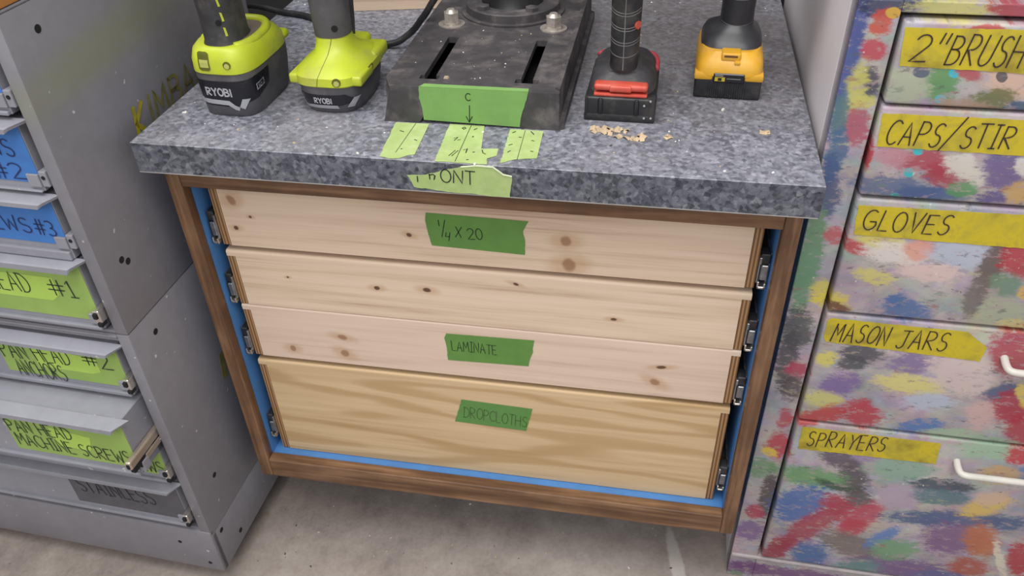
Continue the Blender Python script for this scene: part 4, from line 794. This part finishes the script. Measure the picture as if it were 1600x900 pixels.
# 1: lime drill with the tall battery
r1 = thing('cordless_drill', 'lime and charcoal cordless drill on a tall battery, leftmost of the four', 'drill', (.0714, .0407, ZW), -.03, 'cordless drills on the countertop')
S = [(-.001,.0590,.0,.0325,.0500,4.4),(-.001,.0590,.003,.0338,.0520,4.4),(-.0005,.0600,.014,.0348,.0545,4.4),(0,.0610,.034,.0360,.0572,4.4),(0,.0610,.0455,.0362,.0580,4.4),(0,.0610,.052,.0362,.0580,4.4)]
bm = nb(); loft(bm, S, 160); bt = obj('battery_pack', bm, GREYP, r1, 'auto', label='tall grey and black battery')
fm1 = front_map(S, .0005); sm1 = side_map(S, .0005); fm1b = front_map(S, .0010); sm1b = side_map(S, .0010)
bm = nb()
band(bm, fm1, [(-.0345,.0445),(0,.0435),(.0300,.0445),(.0345,.0452)], [(-.0325,.0150),(0,.0130),(.0110,.0130),(.0335,.0200)], 0, 12)
band(bm, sm1, [(.018,.0455),(.050,.0460)], [(.018,.0190),(.046,.0280)], 0, 8)
obj('dark_panel', bm, GLOSS, bt)
bm = nb()
band(bm, fm1b, [(-.0290,.0220),(.0060,.0205),(.0120,.0150),(.0165,.0130)], [(-.0280,.0165),(.0035,.0150),(.0105,.0098),(.0150,.0085)], 0, 5)
band(bm, fm1b, [(.0165,.0130),(.0215,.0230)], [(.0215,.0105),(.0285,.0225)], 0, 5)
write(bm, 'RYOBi', (-.0185,.0268), (.0110,.0262), .0085, fm1b, .0019, 0, 0, .2, 0)
band(bm, sm1b, [(.0190,.0360),(.0340,.0385)], [(.0200,.0285),(.0345,.0310)], 0, 4)
obj('silver_marking', bm, SILVER, bt, label='silver lettering and zigzag stripe')
bm = nb(); write(bm, 'RYOBi', (.0215,.0305), (.0330,.0328), .0048, side_map(S, .0014), .0010, 0, 0, .2, 0); obj('small_lettering', bm, GLOSS, bt)
F = [(0,.0600,.0500,.0350,.0560,4.0),(0,.0600,.0525,.0376,.0590,3.8),(0,.0590,.0650,.0378,.0575,3.6),(0,.0560,.0750,.0352,.0520,3.3),(0,.0540,.0790,.0315,.0470,3.0),(0,.0535,.0800,.0290,.0440,3.0)]
bm = nb(); loft(bm, F, 64); ft = obj('foot', bm, LIME, r1, 'auto', label='lime green foot')
bm = nb(); loft(bm, [(.002,.056,.0796,.0262,.0395,2.8),(.002,.056,.0806,.0258,.0390,2.8)], 48); obj('dusty_recess', bm, DUSTY, ft, label='dusty recess around the handle')
bm = nb(); box(bm, -.024, .0345, .104, .1215, .0525, .0635, .0055, 4); obj('belt_clip_ledge', bm, LIME, ft, 'auto')
ring = [(.001 + .0285*math.copysign(abs(math.cos(math.radians(a)))**.7, math.cos(math.radians(a))), .056 + .0405*math.copysign(abs(math.sin(math.radians(a)))**.7, math.sin(math.radians(a))), .0770 + .0035*max(0, math.sin(math.radians(a)))) for a in range(-60, 200, 8)]
bm = nb(); tube(bm, ring, .0050, 12); obj('rim', bm, LIME, ft, True)
ff = front_map(F, .0006); ffc = front_map(F, .0010)
bm = nb()
band(bm, ff, [(-.0185,.0745),(-.0160,.0760),(-.0075,.0760),(-.0050,.0745)], [(-.0185,.0575),(-.0160,.0560),(-.0075,.0560),(-.0050,.0575)], 0, 5); band(bm, ffc, [(-.0165,.0680),(-.0060,.0680)], [(-.0165,.0595),(-.0060,.0595)], 1, 5)
c_, n_ = ff(.0150, .0630); obj('release_notch', bm, [LIME_D, simple('lime_dusty_catch', col(168,170,90), .6)], ft)
bm = nb(); disc(bm, c_ - n_*.0005, n_, .0042, .0010, 18, 0); disc(bm, c_ + n_*.0004 - Vector((0,0,.0009)), n_, .0029, .0004, 14, 1)
obj('screw_recess', bm, [LIME_D, simple('lime_dusty_screw', col(168,170,90), .6)], ft)
bm = nb(); loft(bm, [(.0012,.0400,.0795,.0215,.0300,2.6),(.0012,.0395,.0840,.0200,.0280,2.5),(.0015,.0385,.110,.0205,.0265,2.5),(.002,.0350,.150,.0215,.0260,2.5),(.002,.0330,.190,.0225,.0280,2.4)], 44); h = obj('handle', bm, CHAR, r1, 'auto', label='charcoal rubber handle')
bm = nb()
for z0 in (.090, .106, .122): 
    mpz = side_map([(.0012,.0395,.0840,.0200,.0280,2.5),(.0015,.0385,.110,.0205,.0265,2.5),(.002,.0350,.150,.0215,.0260,2.5)], .0006)
    mph = front_map([(.0012,.0395,.0840,.0200,.0280,2.5),(.0015,.0385,.110,.0205,.0265,2.5),(.002,.0350,.150,.0215,.0260,2.5)], .0006)
    band(bm, mph, [(.0135,z0+.010),(.0152,z0+.009)], [(.0140,z0),(.0158,z0)], 0, 3)
c_, n_ = mph(.0105, .1050); disc(bm, c_ - n_*.001, n_, .0030, .0016, 14, 1)
obj('seam_marks', bm, [LIME, HOLE], h)
upper(r1, .002, .035, .205, CHAR, LIME, BLACK)
# 2: lime drill with the slim battery
r2 = thing('cordless_drill', 'lime cordless drill with a smooth grey handle on a slim battery, second from left', 'drill', (.1820, .0620, ZW), -.02, 'cordless drills on the countertop')
S = [(0,.056,.0,.0330,.0470,3.0),(0,.056,.003,.0345,.0490,3.0),(0,.0565,.012,.0365,.0530,3.2),(0,.0570,.024,.0380,.0550,3.4),(0,.0570,.0335,.0380,.0555,3.4)]
bm = nb(); loft(bm, S, 160); bt = obj('battery_pack', bm, GREYP, r2, 'auto', label='slim grey battery')
fm2 = front_map(S, .0004); fm2b = front_map(S, .0009); sm2 = side_map(S, .0005)
bm = nb(); band(bm, fm2, [(-.0300,.0250),(0,.0240),(.0230,.0250),(.0300,.0190)], [(-.0250,.0120),(0,.0105),(.0150,.0110),(.0250,.0130)], 0, 6); obj('dark_panel', bm, GLOSS, bt)
bm = nb()
band(bm, fm2b, [(-.0340,.0215),(-.0290,.0135),(-.0235,.0105),(-.0170,.0118),(.0130,.0118)], [(-.0335,.0175),(-.0275,.0085),(-.0220,.0065),(-.0170,.0072),(.0140,.0072)], 0, 4)
band(bm, fm2b, [(.0220,.0085),(.0300,.0195)], [(.0280,.0075),(.0345,.0190)], 0, 5)
write(bm, 'RYOBi', (-.0130,.0142), (.0070,.0140), .0060, fm2b, .0013, 0, 0, .2, 0)
obj('silver_marking', bm, SILVER, bt, label='silver lettering and side strips')
F = [(0,.0580,.0320,.0380,.0555,3.6),(0,.0580,.0345,.0412,.0585,3.4),(0,.0580,.0435,.0410,.0580,3.4),(0,.0590,.0472,.0375,.0530,3.2),(0,.0590,.0530,.0300,.0420,2.9),(-.001,.0585,.0590,.0225,.0290,2.5),(-.002,.0585,.0680,.0200,.0230,2.2),(-.002,.0585,.0760,.0192,.0215,2.2)]
bm = nb(); loft(bm, F, 64); ft = obj('foot', bm, LIME, r2, 'auto', label='lime green foot with a flared collar')
for q in ((-.0425, -.0260, .009, .050, .0325, .0440, .0028, 3), (.0260, .0425, .009, .050, .0325, .0440, .0028, 3), (.0180, .0405, .066, .112, .0335, .0495, .005, 3), (-.0300, .0200, .084, .1180, .0335, .0560, .006, 3)):
    bm = nb(); box(bm, *q); obj('shoulder', bm, LIME, ft, 'auto')
bm = nb(); box(bm, .0400, .0418, .038, .052, .0375, .0440, .0006, 1); c_, n_ = front_map(F, .0003)(.0170, .0400); obj('side_vent', bm, LIME_D, ft)
bm = nb(); disc(bm, c_ - n_*.0005, n_, .0048, .0010, 18, 0); disc(bm, c_ + n_*.0004 - Vector((0,0,.0010)), n_, .0032, .0004, 14, 1)
obj('screw_recess', bm, [LIME_D, simple('lime_dusty_screw', col(168,170,90), .6)], ft)
bm = nb(); pen(bm, [front_map(F, .0004)(-.006 + .0005*k, .0350 + .0022*k)[0] for k in range(19)], front_map(F, 0)(0,.045)[1], .0006, 0); obj('seam_line', bm, LIME_D, ft)
bm = nb(); loft(bm, [(-.002,.0585,.0750,.0200,.0222,2.3),(-.002,.0580,.100,.0205,.0235,2.3),(-.001,.0560,.150,.0215,.0250,2.3),(0,.0540,.190,.0225,.0270,2.3)], 44); h = obj('handle', bm, GREYP, r2, 'auto', label='smooth dark grey handle')
mph = front_map([(-.002,.0585,.0750,.0200,.0222,2.3),(-.002,.0580,.100,.0205,.0235,2.3)], .0002); c_, n_ = mph(.0085, .0860); bm = nb(); disc(bm, c_ - n_*.001, n_, .0036, .0014, 18); obj('screw_hole', bm, HOLE, h)
bm = nb(); prism(bm, [(.0700,.0690),(.0700,.150),(.0860,.150),(.0740,.0850)], lambda u, v, w: Vector((w, u, v)), .010, .0185); obj('grip_fin', bm, CHAR, h)
upper(r2, -.001, .056, .205, CHAR, LIME, BLACK)
# 3: black drill with red release button
r3 = thing('cordless_drill', 'black ribbed-handle cordless drill with a red release button', 'drill', (.5053, .0869, ZW), -.015, 'cordless drills on the countertop')
bm = nb(); box(bm, -.0374, .0374, 0, .110, 0, .0270, .0022, 3); box(bm, -.0380, .0380, -.0008, .060, .0, .0085, .0018, 2); box(bm, -.0374, -.0340, -.001, .02, .004, .0275, .0015, 2); box(bm, .0310, .0374, -.001, .02, .004, .0275, .0015, 2)
bt = obj('battery_pack', bm, BLACK, r3, 'auto', label='black battery')
for x in (-.0205, .0180):
    bm = nb(); loft(bm, [(x, .0010, .0095, .0030, .0030, 2), (x, .0010, .0240, .0030, .0030, 2), (x, .0010, .0262, .0018, .0018, 2)], 16); obj('battery_rib', bm, GLOSS, bt, 'auto')
bm = nb()
for x, z in ((.0262,.0208),(.0268,.0065),(.0340,.0068),(.0325,.0262)): disc(bm, (x, -.0013, z), (0,-1,0), .0012, .0006, 10)
obj('rivet', bm, SILVER, bt)
F = [(0,.0600,.0262,.0365,.0520,4),(0,.0605,.0300,.0355,.0500,4),(0,.0620,.0385,.0335,.0450,3.4),(0,.0640,.0450,.0285,.0390,3),(0,.0540,.0500,.0205,.0300,2.6),(0,.0480,.0560,.0165,.0230,2.3)]
bm = nb(); loft(bm, F, 60); ft = obj('foot', bm, CHAR, r3, 'auto', label='dusty black foot')
bm = nb(); box(bm, -.0285, .0285, .0035, .0180, .0325, .0400, .0030, 3); box(bm, -.0120, .0120, .0018, .0140, .0320, .0395, .0022, 3); box(bm, -.0285, .0285, .0028, .0150, .0268, .0305, .0016, 2); obj('release_button', bm, RED, ft, 'auto', label='red release button')
band_pts = [(.0335, .066, .0340), (.0335, .086, .0345), (.0300, .101, .0350), (.0200, .106, .0355), (0, .107, .0360), (-.0200, .106, .0355), (-.0280, .103, .0350), (-.0310, .098, .0345)]
bm = nb(); tube(bm, spline(band_pts, 5), .0042, 10); obj('rear_bumper', bm, simple('dull_red_rubber', col(164,60,70), .6), ft, True, label='dull red rubber edge')
HS = [(0,.0375,.0490,.0160,.0170,2.2),(0,.0370,.0560,.0150,.0160,2.2),(0,.0340,.100,.0155,.0170,2.2),(0,.0310,.150,.0165,.0190,2.2),(0,.0300,.190,.0180,.0220,2.2)]
bm = nb(); loft(bm, HS, 44); h = obj('handle', bm, BLACK, r3, 'auto', label='black ribbed handle')
bm = nb(); hm = front_map(HS, .0003)
for z in (.0640, .0770, .0800, .0930, .0960, .1090, .1120, .128):
    us = [-.0150 + .0300*k/12 for k in range(13)]
    P = [hm(u*.98, z + (.0035 if True else 0)*(abs(u)/.015)**2) for u in us]; pen(bm, [p for p, n in P], [n for p, n in P], .0008, 0)
P = [hm(.0, z) for z in (.050,.056,.07,.09,.11,.14)]; pen(bm, [p for p, n in P], [n for p, n in P], .0009, 0)
obj('grip_ridge', bm, simple('dusty_ridge', col(112,110,110), .8), h, label='dusty pale grip ridges')
bm = nb(); c_, n_ = hm(.0125, .0985); disc(bm, c_ - n_*.001, n_, .0042, .0022, 18); obj('badge', bm, RED, h)
upper(r3, 0, .032, .205, BLACK, RED, RED)
# 4: yellow and black drill
r4 = thing('cordless_drill', 'yellow and black cordless drill standing at the right end of the countertop', 'drill', (.6206, .1580, ZW), -.03, 'cordless drills on the countertop')
bm = nb(); box(bm, -.0365, .0365, 0, .112, 0, .0285, .0025, 3)
for k in range(9): box(bm, -.0215 + k*.0048, -.0190 + k*.0048, -.0008, .004, .001, .0225, .0006, 1)
bt = obj('battery_pack', bm, BLACK, r4, 'auto', label='black battery with an upright ribbed front')
F = [(0,.0570,.0265,.0372,.0580,7),(0,.0570,.0290,.0376,.0582,7),(0,.0580,.0400,.0362,.0560,6),(0,.0600,.0450,.0345,.0530,5),(0,.0620,.0500,.0320,.0490,4.5)]
bm = nb(); loft(bm, F, 60); box(bm, -.0376, -.0170, -.0006, .02, .0215, .0300, .002, 2); box(bm, .0170, .0376, -.0006, .02, .0215, .0300, .002, 2)
ft = obj('foot', bm, AMBER, r4, 'auto', label='yellow foot')
bm = nb(); box(bm, -.0105, .0105, .0040, .0240, .0420, .0515, .0020, 3); box(bm, .0040, .0105, .0010, .0100, .0395, .0435, .0010, 2); obj('release_latch', bm, AMBER, ft, 'auto', label='yellow latch')
bm = nb(); box(bm, -.0075, .0070, .0032, .0045, .0472, .0492, .0004, 1); obj('latch_slot', bm, simple('dark_brown_slot', col(90,60,30), .8), ft)  # slot drawn in flat dark brown
bm = nb(); box(bm, -.0165, .0170, -.0024, .004, .0200, .0305, .0010, 1, 0)
box(bm, -.0150, -.0040, -.0028, -.0020, .0218, .0265, 0, 1, 1); box(bm, -.0150, -.0060, -.0028, -.0020, .0275, .0290, 0, 1, 2); box(bm, -.0020, .0130, -.0028, -.0020, .0246, .0254, 0, 1, 2); box(bm, -.0115, -.0075, -.0031, -.0026, .0225, .0258, 0, 1, 0)
obj('label_plate', bm, [GLOSS, simple('olive_yellow_print', col(178,160,40), .6), simple('grey_print', col(120,118,108), .7)], ft, label='small black plate with yellow print')
D = [(0,.0640,.0440,.0335,.0475,4),(0,.0650,.0500,.0340,.0460,3.6),(0,.0660,.0570,.0310,.0410,3),(.001,.0640,.0625,.0250,.0320,2.6),(.002,.0610,.0670,.0205,.0250,2.3),(.003,.0600,.0700,.0190,.0220,2.2)]
bm = nb(); loft(bm, D, 60); obj('rubber_collar', bm, simple('satin_black_rubber', col(44,44,48), .38, var=.15, dust=col(92,90,92), dk=.3), r4, 'auto', label='rounded black rubber collar')
HS = [(.003,.0600,.0690,.0186,.0212,2.2),(.003,.0590,.0850,.0182,.0205,2.2),(.004,.0560,.120,.0190,.0215,2.2),(.004,.0540,.190,.0205,.0250,2.2)]
bm = nb(); loft(bm, HS, 44); h = obj('handle', bm, simple('satin_black_grip', col(36,36,40), .42, var=.12), r4, 'auto', label='smooth black handle')
hm = front_map(HS, .0004); RIDGE = simple('dusty_ridge_grey', col(96,94,94), .8)
for z in (.0700, .0990):
    bm = nb(); P = [hm(.003 -.0170 + .0340*k/12, z + .002*(abs(k-6)/6)**2) for k in range(13)]; pen(bm, [p for p, n in P], [n for p, n in P], .0008, 0); obj('grip_ridge', bm, RIDGE, h)
bm = nb(); c_, n_ = hm(.003, .1030); disc(bm, c_ - n_*.001, n_, .0022, .0014, 12); obj('badge', bm, AMBER, h)
upper(r4, .004, .055, .205, BLACK, AMBER, BLACK)

# ---- shavings and chips
SHAV = simple('pale_wood_shaving', col(176,156,128), .8, var=.15, scale=90)
def shaving(x, y, n, r, seed, label, z=0.0):
    rnd = random.Random(seed); bm = nb()
    for q in range(n):
        cx, cy = rnd.uniform(-r, r), rnd.uniform(-r*.35, r*.35); a = rnd.uniform(0, 6.28); L = rnd.uniform(.004, .010); w = rnd.uniform(.0015, .0035)
        pv = None
        for k in range(6):
            t = k / 5; bx = cx + L*(t-.5)*math.cos(a); by = cy + L*(t-.5)*math.sin(a); h = .0007 + .0030*math.sin(t*3.0)*rnd.uniform(.6, 1)
            pr = (bm.verts.new((bx - w*math.sin(a), by + w*math.cos(a), h)), bm.verts.new((bx + w*math.sin(a), by - w*math.cos(a), h*.45)))
            if pv: bm.faces.new((pv[0], pv[1], pr[1], pr[0]))
            pv = pr
    o = obj('wood_shavings', bm, SHAV, None, loc=(x, y, ZW + z)); o.modifiers.new('thick', 'SOLIDIFY').thickness = .0004
    o['label'] = label; o['category'] = 'wood shavings'; o['kind'] = 'stuff'
shaving(.4950, .0640, 20, .022, 1, 'pale curled wood shavings in front of the black and red drill')
shaving(.5180, .0510, 12, .016, 2, 'trail of pale wood shavings nearest the countertop edge')
shaving(.6585, .0785, 3, .004, 5, 'small white shaving on the right part of the countertop')
shaving(.5560, .0560, 3, .005, 6, 'single pale shaving right of the shavings pile')
rnd = random.Random(11); bm = nb(); bw = []
def chip(x, y, z, s, mi):
    a = rnd.uniform(0, 6.28); c, n = math.cos(a), math.sin(a); h = s * rnd.uniform(.3, .7)
    P = [(-s, -s*.5, 0), (s*.8, -s*.4, 0), (s, s*.5, 0), (-s*.6, s*.6, 0)]
    v0 = [bm.verts.new((x + p[0]*c - p[1]*n, y + p[0]*n + p[1]*c, z)) for p in P]; v1 = [bm.verts.new((x + .7*(p[0]*c - p[1]*n), y + .7*(p[0]*n + p[1]*c), z + h)) for p in P]
    for f in [bm.faces.new(v1), bm.faces.new(v0[::-1])] + [bm.faces.new((v0[k], v0[(k+1) % 4], v1[(k+1) % 4], v1[k])) for k in range(4)]: f.material_index = mi
for k in range(260):
    x, y = rnd.uniform(.0, .70), rnd.uniform(-.02, .50)
    if .22 < x < .46 and y > .04: continue
    if .04 < x < .26 and y > .37: continue
    if any(abs(x - a) < .05 and -.012 < y - b < .13 for a, b in ((.0714,.0407),(.182,.062),(.5053,.0869),(.6206,.158))): continue
    chip(x, y, 0, rnd.choice([.0007,.0009,.0012,.0018]), rnd.choice([0,0,1,2]))
for k in range(46):
    x, y = rnd.uniform(.262, .436), rnd.uniform(.068, .24)
    if (.286 < x < .311 or .392 < x < .42) and y < .21: continue
    if math.hypot(x-.285, y-.2455) < .02 or math.hypot(x-.413, y-.243) < .02: continue
    chip(x, y, H1_, rnd.choice([.0004,.0005,.0007,.0011]), rnd.choice([0,0,1]))
chip(.3175, .0840, H1_, .0032, 1); chip(.6170, .1290, 0, .0028, 0); chip(.3640, .0440, 0, .0020, 0); chip(.3700, -.0245, 0, .0022, 0); chip(.6560, .0795, 0, .0026, 0); chip(.0150, .052, 0, .0025, 0)
o = obj('sawdust_chips', bm, [simple('white_chip', col(222,218,212), .8), SHAV, simple('dark_chip', col(70,60,54), .8)], None, loc=(0, 0, ZW)); o['label'] = 'tiny wood and metal chips scattered over the countertop and drill press base'; o['category'] = 'chips'; o['kind'] = 'stuff'
rnd = random.Random(23); bm = nb()
for k in range(220):
    x, y = rnd.uniform(-.6, .70), rnd.uniform(-.45, .12)
    if x < -.02 and y > -.13: continue
    chip(x, y, 0, rnd.choice([.0010,.0014,.0022]), rnd.choice([0,1,1,2]))
o = obj('floor_debris', bm, [simple('white_chip', col(200,196,190), .8), SHAV, simple('dark_chip', col(80,70,64), .8)], None); o['label'] = 'tiny chips scattered over the concrete floor'; o['category'] = 'debris'; o['kind'] = 'stuff'
